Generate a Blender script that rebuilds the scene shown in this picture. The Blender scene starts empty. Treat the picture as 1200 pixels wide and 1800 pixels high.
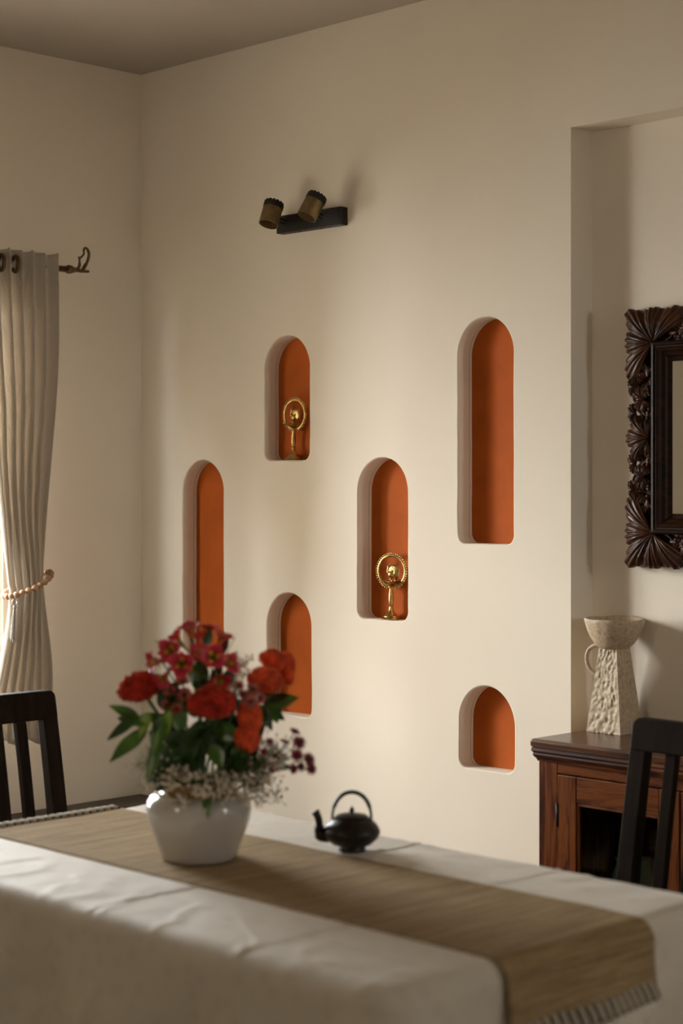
import bpy, bmesh, math, random
from mathutils import Vector, Matrix, noise
from mathutils.geometry import tessellate_polygon
R = math.radians
random.seed(7)
scene = bpy.context.scene
COL = scene.collection

# ------------------------------------------------------------------ camera
cam_d = bpy.data.cameras.new('camera')
cam = bpy.data.objects.new('camera', cam_d); COL.objects.link(cam)
cam.location = (0, 0, 1.5)
cam.rotation_euler = (R(90), 0, R(45.23))
cam_d.sensor_fit = 'VERTICAL'; cam_d.sensor_height = 36.0; cam_d.sensor_width = 24.0
cam_d.lens = 62.5
cam_d.shift_y = -0.025
cam_d.dof.use_dof = True; cam_d.dof.focus_distance = 5.35; cam_d.dof.aperture_fstop = 2.6
scene.camera = cam
# ------------------------------------------------------------------ world: bright hazy daylight
w = bpy.data.worlds.new('daylight_world'); scene.world = w; w.use_nodes = True
bg = w.node_tree.nodes['Background']
bg.inputs[0].default_value = (1.0, 1.01, 1.06, 1); bg.inputs[1].default_value = 36.0
# daylight outside the window on the left wall, coming in at a slant
def area(name, loc, target, sx, sy, power, col, portal=False):
    l = bpy.data.lights.new(name, 'AREA'); l.shape = 'RECTANGLE'; l.size = sx; l.size_y = sy
    l.energy = power; l.color = col
    o = bpy.data.objects.new(name, l); COL.objects.link(o)
    o.location = loc
    o.rotation_euler = (Vector(target) - Vector(loc)).to_track_quat('-Z', 'Y').to_euler()
    if portal: l.cycles.is_portal = True
    return o
area('daylight', (-8.85, 0.85, 2.3), (-5.13, 2.45, 1.35), 2.0, 3.2, 880, (1.0, 1.02, 1.08))
area('window_portal', (-5.17, 2.83, 1.46), (0, 2.83, 1.46), 1.26, 1.48, 1, (1, 1, 1), True)
area('window_portal', (-2.8, -1.66, 2.525), (-2.8, 0, 2.525), .46, .45, 1, (1, 1, 1), True)  # portal of the added fill opening behind the camera
area('window_portal', (1.06, 3.60, 1.85), (0, 3.60, 1.85), .20, .90, 1, (1, 1, 1), True)  # portal of the added fill slit on the right
vs = scene.view_settings
vs.view_transform = 'Standard'; vs.look = 'None'; vs.gamma = 1.0; vs.use_curve_mapping = False
vs.exposure = -0.1

# ------------------------------------------------------------------ helpers
class MB:
    def __init__(s): s.v = []; s.f = []
    def add(s, verts, faces):
        n = len(s.v); s.v += [tuple(p) for p in verts]; s.f += [tuple(i + n for i in f) for f in faces]; return s
    def box(s, lo, hi):
        x0, y0, z0 = lo; x1, y1, z1 = hi
        v = [(x0,y0,z0),(x1,y0,z0),(x1,y1,z0),(x0,y1,z0),(x0,y0,z1),(x1,y0,z1),(x1,y1,z1),(x0,y1,z1)]
        return s.add(v, [(3,2,1,0),(4,5,6,7),(0,1,5,4),(1,2,6,5),(2,3,7,6),(3,0,4,7)])
    def lathe(s, prof, n=48, c=(0,0,0), axis=None):
        vs_ = []; fs = []
        M = Matrix.Identity(3) if axis is None else Vector(axis).normalized().to_track_quat('Z', 'Y').to_matrix()
        c = Vector(c)
        for (r, z) in prof:
            for i in range(n):
                a = 2 * math.pi * i / n
                vs_.append(M @ Vector((r * math.cos(a), r * math.sin(a), z)) + c)
        for k in range(len(prof) - 1):
            for i in range(n):
                j = (i + 1) % n
                fs.append((k*n+i, k*n+j, (k+1)*n+j, (k+1)*n+i))
        if prof[0][0] > 1e-6: fs.append(tuple(reversed(range(n))))
        if prof[-1][0] > 1e-6: fs.append(tuple((len(prof)-1)*n + i for i in range(n)))
        return s.add(vs_, fs)
    def tube(s, pts, rad, n=8, closed=False):
        pts = [Vector(p) for p in pts]; m = len(pts)
        rad = [rad] * m if isinstance(rad, (int, float)) else rad
        t0 = (pts[1] - pts[0]).normalized()
        up = Vector((0, 0, 1)) if abs(t0.z) < .9 else Vector((1, 0, 0))
        nrm = (up - t0 * up.dot(t0)).normalized()
        vs_ = []; fs = []
        for i, p in enumerate(pts):
            a = pts[(i + 1) % m] if (closed or i < m - 1) else p
            b = pts[i - 1] if (closed or i > 0) else p
            t = (a - b).normalized()
            nrm = (nrm - t * nrm.dot(t)).normalized(); bn = t.cross(nrm)
            for k in range(n):
                an = 2 * math.pi * k / n
                vs_.append(p + (nrm * math.cos(an) + bn * math.sin(an)) * rad[i])
        for i in range(m if closed else m - 1):
            for k in range(n):
                l = (k + 1) % n; j = (i + 1) % m
                fs.append((i*n+k, i*n+l, j*n+l, j*n+k))
        if not closed:
            fs.append(tuple(reversed(range(n)))); fs.append(tuple((m-1)*n + k for k in range(n)))
        return s.add(vs_, fs)
    def sweep(s, pts, wid, thk, side=(1,0,0)):       # rectangular bar along pts; wid along side
        pts = [Vector(p) for p in pts]; side = Vector(side).normalized(); m = len(pts)
        wid = [wid]*m if isinstance(wid, (int, float)) else wid
        thk = [thk]*m if isinstance(thk, (int, float)) else thk
        vs_ = []; fs = []
        for i, p in enumerate(pts):
            t = (pts[min(i+1, m-1)] - pts[max(i-1, 0)]).normalized()
            nn = t.cross(side).normalized()
            for a, b in ((-1,-1),(1,-1),(1,1),(-1,1)):
                vs_.append(p + side * (a*wid[i]/2) + nn * (b*thk[i]/2))
        for i in range(m-1):
            for k in range(4):
                l = (k+1) % 4
                fs.append((i*4+k, i*4+l, i*4+4+l, i*4+4+k))
        fs.append((3,2,1,0)); fs.append(tuple((m-1)*4+k for k in range(4)))
        return s.add(vs_, fs)
    def sphere(s, c, r, n=8, m=6, sc=(1,1,1)):
        c = Vector(c); vs_ = [c + Vector((0,0,-r*sc[2]))]; fs = []
        for k in range(1, m):
            ph = -math.pi/2 + math.pi*k/m
            for i in range(n):
                a = 2*math.pi*i/n
                vs_.append(c + Vector((r*sc[0]*math.cos(ph)*math.cos(a), r*sc[1]*math.cos(ph)*math.sin(a), r*sc[2]*math.sin(ph))))
        vs_.append(c + Vector((0,0,r*sc[2]))); top = len(vs_)-1
        for i in range(n):
            j = (i+1) % n
            fs.append((0, 1+j, 1+i)); fs.append((top, 1+(m-2)*n+i, 1+(m-2)*n+j))
            for k in range(m-2):
                fs.append((1+k*n+i, 1+k*n+j, 1+(k+1)*n+j, 1+(k+1)*n+i))
        return s.add(vs_, fs)
    def grid(s, P, closed_u=False):                  # P[i][j] points
        a = len(P); b = len(P[0]); fs = []
        for i in range(a-1):
            for j in range(b if closed_u else b-1):
                k = (j+1) % b
                fs.append((i*b+j, i*b+k, (i+1)*b+k, (i+1)*b+j))
        return s.add([p for row in P for p in row], fs)
    def mesh(s, name, smooth=True):
        me = bpy.data.meshes.new(name); me.from_pydata(s.v, [], s.f); me.update()
        if smooth: me.polygons.foreach_set('use_smooth', [True]*len(me.polygons))
        return me
    def build(s, name, m, parent=None, smooth=True, bevel=0, auto=None, solid=0):
        me = s.mesh(name, smooth)
        if auto is not None: me.set_sharp_from_angle(angle=R(auto))
        return put(name, me, m, parent, bevel, solid)
def put(name, me, m, parent=None, bevel=0, solid=0):
    o = bpy.data.objects.new(name, me); COL.objects.link(o)
    if m is not None and not me.materials: me.materials.append(m)
    if parent is not None: o.parent = parent
    if solid:
        q = o.modifiers.new('thickness', 'SOLIDIFY'); q.thickness = solid; q.offset = 0
    if bevel:
        q = o.modifiers.new('soft_edge', 'BEVEL'); q.width = bevel; q.segments = 2; q.limit_method = 'ANGLE'; q.angle_limit = R(40)
        for p in me.polygons: p.use_smooth = False
    return o
def tag(o, label, cat=None, group=None, kind=None):
    o['label'] = label
    if cat: o['category'] = cat
    if group: o['group'] = group
    if kind: o['kind'] = kind
    return o
def thing(name, label, cat, loc=(0,0,0), rz=0, group=None):
    o = bpy.data.objects.new(name, None); COL.objects.link(o); o.empty_display_size = .05
    o.location = loc; o.rotation_euler = (0, 0, rz)
    return tag(o, label, cat, group)
def copy_tree(o, parent=None):
    c = o.copy(); COL.objects.link(c); c.parent = parent
    for ch in list(o.children): copy_tree(ch, c)
    return c
def lerp(a, b, t): return a + (b-a)*t
def sstep(a, b, x):
    t = min(1, max(0, (x-a)/(b-a))); return t*t*(3-2*t)
def curve_pts(P, n):                                 # Catmull-Rom through P
    P = [Vector(p) for p in P]; out = []
    for i in range(len(P)-1):
        p0 = P[max(i-1,0)]; p1 = P[i]; p2 = P[i+1]; p3 = P[min(i+2,len(P)-1)]
        for k in range(n):
            t = k/n
            out.append(.5*((2*p1)+(p2-p0)*t+(2*p0-5*p1+4*p2-p3)*t*t+(3*p1-p0-3*p2+p3)*t**3))
    out.append(P[-1]); return out

# ------------------------------------------------------------------ materials
def new_mat(name):
    m = bpy.data.materials.new(name); m.use_nodes = True
    nt = m.node_tree; return m, nt, nt.nodes['Principled BSDF']
def N(nt, t, **kw):
    n = nt.nodes.new(t)
    for k, v in kw.items():
        if k in n.inputs: n.inputs[k].default_value = v
        else: setattr(n, k, v)
    return n
def coords(nt, scale=(1,1,1), kind='Object', rot=(0,0,0)):
    tc = N(nt, 'ShaderNodeTexCoord'); mp = N(nt, 'ShaderNodeMapping')
    mp.inputs['Scale'].default_value = scale; mp.inputs['Rotation'].default_value = rot
    nt.links.new(tc.outputs[kind], mp.inputs[0]); return mp.outputs[0]
def ramp(nt, fac, stops):
    r = N(nt, 'ShaderNodeValToRGB'); nt.links.new(fac, r.inputs[0])
    e = r.color_ramp.elements
    while len(e) < len(stops): e.new(.5)
    for i, (p, c) in enumerate(stops): e[i].position = p; e[i].color = (*c, 1)
    return r.outputs[0]
def bump(nt, b, fac, strength, dist):
    n = N(nt, 'ShaderNodeBump'); n.inputs['Strength'].default_value = strength; n.inputs['Distance'].default_value = dist
    nt.links.new(fac, n.inputs['Height']); nt.links.new(n.outputs[0], b.inputs['Normal']); return n
def plain(name, c, rough=.5, metal=0, nscale=0, namt=.12, bscale=0, bstr=.2, bdist=.002, spec=.5, coat=0):
    m, nt, b = new_mat(name)
    b.inputs['Base Color'].default_value = (*c, 1); b.inputs['Roughness'].default_value = rough
    b.inputs['Metallic'].default_value = metal; b.inputs['Specular IOR Level'].default_value = spec
    b.inputs['Coat Weight'].default_value = coat
    if nscale:
        t = N(nt, 'ShaderNodeTexNoise', Scale=nscale, Detail=4.0); nt.links.new(coords(nt), t.inputs['Vector'])
        lo = tuple(x*(1-namt) for x in c); hi = tuple(min(1, x*(1+namt)) for x in c)
        nt.links.new(ramp(nt, t.outputs['Fac'], [(.3, lo), (.7, hi)]), b.inputs['Base Color'])
    if bscale:
        t = N(nt, 'ShaderNodeTexNoise', Scale=bscale, Detail=5.0); nt.links.new(coords(nt), t.inputs['Vector'])
        bump(nt, b, t.outputs['Fac'], bstr, bdist)
    return m
def wood(name, stops, scale, rough=.35, rot=(0,0,0), coat=.15, spec=.5):
    m, nt, b = new_mat(name)
    v = coords(nt, scale, rot=rot)
    t = N(nt, 'ShaderNodeTexNoise', Scale=1.0, Detail=6.0, Roughness=.62, Distortion=.9); nt.links.new(v, t.inputs['Vector'])
    nt.links.new(ramp(nt, t.outputs['Fac'], stops), b.inputs['Base Color'])
    b.inputs['Roughness'].default_value = rough; b.inputs['Coat Weight'].default_value = coat; b.inputs['Coat Roughness'].default_value = .25
    b.inputs['Specular IOR Level'].default_value = spec
    bump(nt, b, t.outputs['Fac'], .15, .002)
    return m
M = {}
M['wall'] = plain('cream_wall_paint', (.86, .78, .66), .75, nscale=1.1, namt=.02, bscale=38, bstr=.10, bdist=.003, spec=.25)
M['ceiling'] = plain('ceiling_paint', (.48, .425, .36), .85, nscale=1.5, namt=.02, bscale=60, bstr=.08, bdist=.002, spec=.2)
M['terracotta'] = plain('terracotta_paint', (.43, .094, .014), .7, nscale=9, namt=.10, bscale=70, bstr=.15, bdist=.002, spec=.12)
M['seam'] = plain('grey_caulk', (.36, .33, .30), .9, nscale=60, namt=.4, bscale=180, bstr=.5)
M['floor'] = plain('terracotta_stone_floor', (.15, .095, .05), .35, nscale=3, namt=.3, bscale=20, bstr=.05)
M['ledge'] = plain('dark_ledge_stone', (.075, .055, .038), .55, nscale=14, namt=.25, bscale=50, bstr=.1)
M['ground'] = plain('pale_courtyard_paving', (.22, .19, .15), .9, nscale=2, namt=.2)
M['facade'] = plain('ochre_facade', (.34, .28, .21), .9, nscale=3, namt=.08)
M['white'] = plain('white_window_paint', (.75, .72, .66), .4, nscale=5, namt=.03)
M['chair'] = wood('espresso_wood', [(.25, (.008, .0048, .0028)), (.75, (.024, .0145, .0085))], (30, 30, 3), .5, coat=.0, spec=.05)
SH = [(.30, (.012, .002, .0005)), (.42, (.060, .0125, .002)), (.52, (.150, .042, .006)), (.60, (.085, .020, .003)), (.70, (.036, .007, .0015)), (.82, (.12, .034, .005))]
M['sheesham_v'] = wood('sheesham_upright_grain', SH, (26, 26, 2.6), .4, coat=.05, spec=.15)
M['sheesham_h'] = wood('sheesham_cross_grain', SH, (2.6, 26, 26), .4, coat=.05, spec=.15)
M['sheesham_top'] = wood('sheesham_dark_top', [(.3, (.035, .014, .006)), (.55, (.10, .034, .010)), (.75, (.06, .02, .007))], (3, 26, 26), .25, coat=.1, spec=.4)
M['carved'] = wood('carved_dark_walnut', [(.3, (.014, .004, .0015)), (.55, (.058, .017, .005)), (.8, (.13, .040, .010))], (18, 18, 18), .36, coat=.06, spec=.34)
M['carved_dark'] = wood('carved_shadow_walnut', [(.3, (.008, .0035, .0015)), (.7, (.034, .012, .004))], (14, 40, 40), .42, coat=.0, spec=.12)  # near-black brown wood of inner moulding and backing rails
M['brass'] = plain('aged_brass', (.55, .36, .13), .30, 1.0, nscale=60, namt=.35, bscale=140, bstr=.15)
M['bronze'] = plain('dark_bronze', (.13, .085, .04), .42, .9, nscale=50, namt=.3)
M['black'] = plain('black_powder_coat', (.012, .010, .008), .45, .2, nscale=80, namt=.2)
M['can'] = plain('antique_brass_can', (.24, .165, .075), .45, .75, nscale=40, namt=.2)
M['iron'] = plain('cast_iron', (.022, .018, .014), .38, .55, nscale=90, namt=.3, bscale=220, bstr=.35, bdist=.001)
M['jar'] = plain('white_glazed_stoneware', (.50, .462, .412), .16, nscale=6, namt=.03, coat=.4)
M['ochre'] = plain('ochre_glaze', (.40, .235, .085), .22, nscale=12, namt=.2, coat=.4)
M['bead'] = wood('pale_bead_wood', [(.3, (.30, .16, .075)), (.7, (.46, .27, .14))], (60, 60, 160), .45, coat=.1)
M['tassel'] = plain('grey_tassel_cord', (.42, .38, .33), .8, nscale=200, namt=.3)
M['steel'] = plain('bright_steel', (.6, .58, .54), .25, 1.0, nscale=30, namt=.05)
M['mirror'] = plain('mirror_silver', (.86, .85, .80), .02, 1.0, nscale=2, namt=.01)
M['petal_g'] = plain('leaf_green', (.070, .165, .020), .32, nscale=25, namt=.4, spec=.6)
M['leaf_dark'] = plain('dark_leaf_green', (.025, .062, .012), .28, nscale=25, namt=.35, spec=.6)
M['lime'] = plain('young_leaf_green', (.20, .34, .03), .4, nscale=30, namt=.25)
M['stem'] = plain('stem_green', (.06, .12, .025), .5, nscale=60, namt=.3)
M['celosia'] = plain('crimson_celosia', (.42, .020, .009), .9, nscale=45, namt=.55, bscale=420, bstr=.9, bdist=.002, spec=.2)
M['celosia_o'] = plain('scarlet_celosia', (.66, .075, .024), .9, nscale=45, namt=.45, bscale=420, bstr=.9, bdist=.002, spec=.2)
for k in ('celosia', 'celosia_o'):
    b = M[k].node_tree.nodes['Principled BSDF']; b.inputs['Sheen Weight'].default_value = .35; b.inputs['Sheen Tint'].default_value = (1, .45, .25, 1)
M['mum'] = plain('dusty_pink_mum', (.44, .12, .09), .7, nscale=120, namt=.35)
M['mum_d'] = plain('maroon_mum', (.24, .030, .040), .7, nscale=120, namt=.35)
M['mum_eye'] = plain('dark_mum_eye', (.045, .018, .012), .8, nscale=200, namt=.3)
M['gyp'] = plain('cream_gypsophila', (.66, .58, .45), .7, nscale=200, namt=.15)
M['gyp_stem'] = plain('gypsophila_stem', (.13, .13, .06), .7, nscale=100, namt=.3)
M['bud'] = plain('green_red_bud', (.14, .055, .03), .5, nscale=60, namt=.4)
def petal_mat(name, inner):
    m, nt, b = new_mat(name)
    at = N(nt, 'ShaderNodeAttribute', attribute_name='along')
    if inner: st = [(0, (.60, .40, .03)), (.46, (.80, .55, .06)), (.66, (.66, .06, .04)), (1, (.55, .015, .045))]
    else: st = [(0, (.42, .04, .02)), (.4, (.46, .012, .026)), (1, (.64, .035, .07))]
    nt.links.new(ramp(nt, at.outputs['Fac'], st), b.inputs['Base Color'])
    b.inputs['Roughness'].default_value = .45; b.inputs['Subsurface Weight'].default_value = 0
    return m
M['alst_out'] = petal_mat('crimson_petal', False); M['alst_in'] = petal_mat('crimson_petal_yellow_throat', True)
def glass_mat(name, tint, gloss=.08):
    m, nt, b = new_mat(name); nt.nodes.remove(b)
    out = nt.nodes['Material Output']
    tr = N(nt, 'ShaderNodeBsdfTransparent'); tr.inputs[0].default_value = (*tint, 1)
    gl = N(nt, 'ShaderNodeBsdfGlossy'); gl.inputs['Roughness'].default_value = .03
    lw = N(nt, 'ShaderNodeLayerWeight', Blend=.5); pw = N(nt, 'ShaderNodeMath', operation='POWER'); pw.inputs[1].default_value = 4.5
    fr = N(nt, 'ShaderNodeMath', operation='MULTIPLY_ADD'); fr.inputs[1].default_value = .85; fr.inputs[2].default_value = .04; mx = N(nt, 'ShaderNodeMixShader')
    nt.links.new(lw.outputs['Facing'], pw.inputs[0]); nt.links.new(pw.outputs[0], fr.inputs[0]); nt.links.new(fr.outputs[0], mx.inputs[0]); nt.links.new(tr.outputs[0], mx.inputs[1]); nt.links.new(gl.outputs[0], mx.inputs[2])
    nt.links.new(mx.outputs[0], out.inputs[0]); return m
M['pane'] = glass_mat('clear_pane', (.95, .96, .94)); M['amber_pane'] = glass_mat('amber_pane', (1.0, .92, .80)); M['cab_pane'] = glass_mat('cabinet_pane', (.72, .74, .70)); M['glassware'] = plain('pale_green_glassware', (.42, .47, .36), .12, nscale=20, namt=.06)  # amber tint is added to warm the fill from the high opening
# fabrics
def curtain_mat():
    m, nt, b = new_mat('chevron_curtain_fabric')
    at = N(nt, 'ShaderNodeUVMap', uv_map='UVMap')
    sp = N(nt, 'ShaderNodeSeparateXYZ'); nt.links.new(at.outputs[0], sp.inputs[0])
    def mth(op, a, bv=None):
        n = N(nt, 'ShaderNodeMath', operation=op)
        for i, q in enumerate((a, bv)):
            if q is None: continue
            if isinstance(q, (int, float)): n.inputs[i].default_value = q
            else: nt.links.new(q, n.inputs[i])
        return n.outputs[0]
    zig = mth('PINGPONG', mth('MULTIPLY', sp.outputs[0], 1.0), .045)
    ph = mth('ADD', mth('MULTIPLY', sp.outputs[1], 1.0), zig)
    s = mth('SINE', mth('MULTIPLY', ph, 420.0))
    s2 = mth('MULTIPLY_ADD', s, .5); s2.node.inputs[2].default_value = .5
    nt.links.new(ramp(nt, s2, [(0, (.77, .70, .61)), (1, (.85, .78, .69))]), b.inputs['Base Color'])
    b.inputs['Roughness'].default_value = .85; b.inputs['Specular IOR Level'].default_value = .2
    bp = bump(nt, b, s2, .35, .002)
    tl = N(nt, 'ShaderNodeBsdfTranslucent'); tl.inputs[0].default_value = (.62, .57, .50, 1)
    mx = N(nt, 'ShaderNodeMixShader'); mx.inputs[0].default_value = .42
    out = nt.nodes['Material Output']
    nt.links.new(b.outputs[0], mx.inputs[1]); nt.links.new(tl.outputs[0], mx.inputs[2]); nt.links.new(mx.outputs[0], out.inputs[0])
    return m
M['curtain'] = curtain_mat()
def cloth_mat():
    m, nt, b = new_mat('ivory_brocade_tablecloth')
    v = coords(nt)
    t = N(nt, 'ShaderNodeTexNoise', Scale=7.0, Detail=3.0, Distortion=1.6); nt.links.new(v, t.inputs['Vector'])
    vo = N(nt, 'ShaderNodeTexVoronoi', Scale=26.0); nt.links.new(v, vo.inputs['Vector'])
    nt.links.new(ramp(nt, vo.outputs['Distance'], [(.1, (.62, .55, .45)), (.45, (.665, .60, .495))]), b.inputs['Base Color'])
    b.inputs['Roughness'].default_value = .62; b.inputs['Sheen Weight'].default_value = .15; b.inputs['Specular IOR Level'].default_value = .3
    bump(nt, b, t.outputs['Fac'], .25, .012)
    return m
M['cloth'] = cloth_mat()
def runner_mat():
    m, nt, b = new_mat('jute_runner_weave')
    t = N(nt, 'ShaderNodeTexNoise', Scale=1.0, Detail=6.0, Roughness=.7); nt.links.new(coords(nt, (130, 5, 130)), t.inputs['Vector'])
    t2 = N(nt, 'ShaderNodeTexNoise', Scale=260.0, Detail=2.0); nt.links.new(coords(nt), t2.inputs['Vector'])
    mx = N(nt, 'ShaderNodeMath', operation='MULTIPLY_ADD'); mx.inputs[1].default_value = .35
    nt.links.new(t2.outputs['Fac'], mx.inputs[0]); nt.links.new(t.outputs['Fac'], mx.inputs[2])
    nt.links.new(ramp(nt, mx.outputs[0], [(.45, (.18, .115, .052)), (.65, (.30, .204, .103)), (.85, (.44, .32, .18))]), b.inputs['Base Color'])
    b.inputs['Roughness'].default_value = .9; b.inputs['Specular IOR Level'].default_value = .15
    bump(nt, b, mx.outputs[0], .6, .003)
    return m
M['runner'] = runner_mat()
M['stitch_l'] = plain('cream_yarn', (.44, .38, .29), .9, nscale=300, namt=.2)
M['stitch_d'] = plain('dark_yarn', (.028, .019, .010), .9, nscale=300, namt=.2)  # shade of the gaps between cords, painted as a dark colour
def ceramic():
    m, nt, b = new_mat('rough_cream_ceramic')
    v = coords(nt)
    t = N(nt, 'ShaderNodeTexNoise', Scale=90.0, Detail=6.0, Roughness=.65); nt.links.new(v, t.inputs['Vector'])
    nt.links.new(ramp(nt, t.outputs['Fac'], [(.25, (.30, .20, .11)), (.5, (.50, .39, .26)), (.75, (.62, .53, .40))]), b.inputs['Base Color'])
    b.inputs['Roughness'].default_value = .55
    bump(nt, b, t.outputs['Fac'], .5, .003); return m
M['ceramic'] = ceramic()

# ================================================================== THE SETTING
XL, YW, YB, ZC = -5.130, 4.058, 4.158, 3.004
XR, YF = 1.0, -1.6
XE, ZE, XE2 = -3.157, 2.530, -1.35            # recess: left edge, head, right edge
def struct(o, label=None):
    o['kind'] = 'structure'
    if label: o['label'] = label
    return o
struct(MB().box((XL-.3, YF-.2, -.12), (XR+.2, YB+.3, 0)).build('floor', M['floor'], smooth=False), 'polished warm stone floor of the dining room')
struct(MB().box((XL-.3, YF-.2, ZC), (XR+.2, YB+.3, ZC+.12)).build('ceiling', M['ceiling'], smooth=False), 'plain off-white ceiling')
NICHES = [  # x0, x1, z0, z1  (left edge, right edge, sill, crown)
    (-4.459, -4.241, 1.588, 2.005), (-3.587, -3.371, 1.327, 2.008), (-4.017, -3.798, 1.077, 1.592),
    (-4.893, -4.674, .905, 1.592), (-4.449, -4.233, .735, 1.143), (-3.583, -3.367, .649, .901)]
def niche_outline(x0, x1, z0, z1, seed):
    r = (x1-x0)/2; rc = .030; cx = (x0+x1)/2; pts = []
    rv = r*1.02; zs = z1-rv
    def line(a, b, n): return [(lerp(a[0], b[0], k/n), lerp(a[1], b[1], k/n)) for k in range(n)]
    pts += line((x0+rc, z0), (x1-rc, z0), 8)
    pts += [(x1-rc+rc*math.sin(a), z0+rc-rc*math.cos(a)) for a in [math.pi/2*k/8 for k in range(8)]]
    pts += line((x1, z0+rc), (x1, zs), 14)
    pts += [(cx+r*math.cos(a), zs+rv*math.sin(a)) for a in [math.pi*k/36 for k in range(36)]]
    pts += line((x0, zs), (x0, z0+rc), 14)
    pts += [(x0+rc-rc*math.cos(a), z0+rc-rc*math.sin(a)) for a in [math.pi/2*k/8 for k in range(8)]]
    out = []
    for (x, z) in pts:
        out.append((x + .0022*noise.noise((x*9, z*9, seed*3.1)), z + .0022*noise.noise((x*9, z*9, seed*3.1+50))))
    return out
def offset(pts, d):
    n = len(pts); out = []
    for i in range(n):
        a = Vector(pts[i-1]); b = Vector(pts[(i+1) % n]); t = (b-a).normalized()
        out.append((pts[i][0] + t.y*d, pts[i][1] - t.x*d))
    return out
outl = [niche_outline(*nz, i) for i, nz in enumerate(NICHES)]
outer = [(XL, 0), (XE, 0), (XE, ZE), (XE2, ZE), (XE2, 0), (XR, 0), (XR, ZC), (XL, ZC)]
loops = [[Vector((x, z, 0)) for x, z in outer]] + [[Vector((x, z, 0)) for x, z in offset(o, .004)] for o in outl]
tri = tessellate_polygon(loops)
allp = [p for l in loops for p in l]
wb = MB(); wb.add([(p.x, YW, p.y) for p in allp], [tuple(t) for t in tri])
# recess returns, head and back
wb.add([(XE,YW,0),(XE,YB,0),(XE,YB,ZE),(XE,YW,ZE)], [(0,1,2,3)])
wb.add([(XE2,YW,0),(XE2,YB,0),(XE2,YB,ZE),(XE2,YW,ZE)], [(3,2,1,0)])
wb.add([(XE,YW,ZE),(XE,YB,ZE),(XE2,YB,ZE),(XE2,YW,ZE)], [(0,1,2,3)])
wb.add([(XE,YB,0),(XE2,YB,0),(XE2,YB,ZE),(XE,YB,ZE)], [(0,1,2,3)])
wb.add([(XL-.2,YB+.02,-.05),(XR+.2,YB+.02,-.05),(XR+.2,YB+.02,ZC+.05),(XL-.2,YB+.02,ZC+.05)], [(0,1,2,3)])
wall_back = struct(wb.build('wall_back', M['wall'], smooth=False), 'cream plaster wall with six arched terracotta niches and a shallow recess')
ND = .063
for i, o in enumerate(outl):
    rows = []
    for d, off in ((0, .004), (.0012, .0014), (.004, 0), (ND*.5, 0), (ND+.002, -.0005)):
        rows.append([(x, YW+d, z) for x, z in offset(o, off)])
    g = MB().grid(rows, True); q = g.build('niche_lining', M['wall'], wall_back, auto=50)
    sm = MB()
    s0 = offset(o, .0006); n = len(s0)
    ra = []; rb = []; rc_ = []
    for k, (x, z) in enumerate(s0):
        wv = .0018*noise.noise((x*30, z*30, i*7))
        ra.append((x, YW+.049+wv, z)); rb.append((x, YW+.0535+wv, z))
    mid = offset(s0, -.0016)
    rm = [(mid[k][0], (ra[k][1]+rb[k][1])/2, mid[k][1]) for k in range(n)]
    sm.grid([ra, rm, rb], True).build('niche_seam', M['seam'], wall_back)
    bk = MB(); bo = offset(o, .004)
    bk.add([(x, YW+ND, z) for x, z in bo] + [(x, YW+ND+.012, z) for x, z in bo],
           [tuple(range(len(bo)))] + [tuple(reversed(range(len(bo), 2*len(bo))))] + [(k, (k+1) % len(bo), len(bo)+(k+1) % len(bo), len(bo)+k) for k in range(len(bo))])
    tag(bk.build('niche_back', M['terracotta'], wall_back, smooth=False), 'terracotta painted niche back')
# wall_left with the window opening
WY0, WY1, WZ0, WZ1, WT = 2.20, 3.46, .72, 2.20, .10
wl = MB()
for lo, hi in (((XL-WT, YF-.2, 0), (XL, WY0, ZC)), ((XL-WT, WY1, 0), (XL, YB+.02, ZC)), ((XL-WT, WY0, 0), (XL, WY1, WZ0)), ((XL-WT, WY0, WZ1), (XL, WY1, ZC))):
    wl.box(lo, hi)
bm = bmesh.new(); me = wl.mesh('wall_left', False); bm.from_mesh(me); bmesh.ops.remove_doubles(bm, verts=bm.verts, dist=1e-5); bm.to_mesh(me); bm.free()
struct(put('wall_left', me, M['wall']), 'cream plaster side wall with the curtained window')
VY0, VY1, VZ0, VZ1 = 3.50, 3.70, 1.40, 2.30       # slit added in the right wall to let in fill light
wr = MB()
for lo, hi in (((XR, YF-.2, 0), (XR+.10, VY0, ZC)), ((XR, VY1, 0), (XR+.10, YB+.02, ZC)), ((XR, VY0, 0), (XR+.10, VY1, VZ0)), ((XR, VY0, VZ1), (XR+.10, VY1, ZC))): wr.box(lo, hi)
struct(wr.build('wall_right', M['wall'], smooth=False), 'cream plaster wall on the right with a slit window')
UX0, UX1, UZ0, UZ1 = -3.03, -2.57, 2.30, 2.75    # opening added high behind the camera to let in fill light
wf = MB()
for lo, hi in (((XL-.2, YF-.15, 0), (UX0, YF, ZC)), ((UX1, YF-.15, 0), (XR+.15, YF, ZC)), ((UX0, YF-.15, 0), (UX1, YF, UZ0)), ((UX0, YF-.15, UZ1), (UX1, YF, ZC))): wf.box(lo, hi)
struct(wf.build('wall_front', M['wall'], smooth=False), 'cream plaster wall behind the viewer with a high ventilator window')
struct(MB().box((-30, -25, -.6), (30, 30, -.5)).build('ground', M['ground'], smooth=False), 'pale paving outside the window')
struct(MB().box((-12, -12, -.5), (-9.0, 1.9, 5.5)).build('wall_courtyard', M['facade'], smooth=False), 'blank ochre facade across the courtyard outside the window')  # unseen block added to hold sky light off the niche wall
win = bpy.data.objects.new('window_1', None); COL.objects.link(win); win.location = (XL-.06, (WY0+WY1)/2, WZ0); struct(win, 'white framed casement window behind the curtain')
hw, hh = (WY1-WY0)/2, WZ1-WZ0
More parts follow.
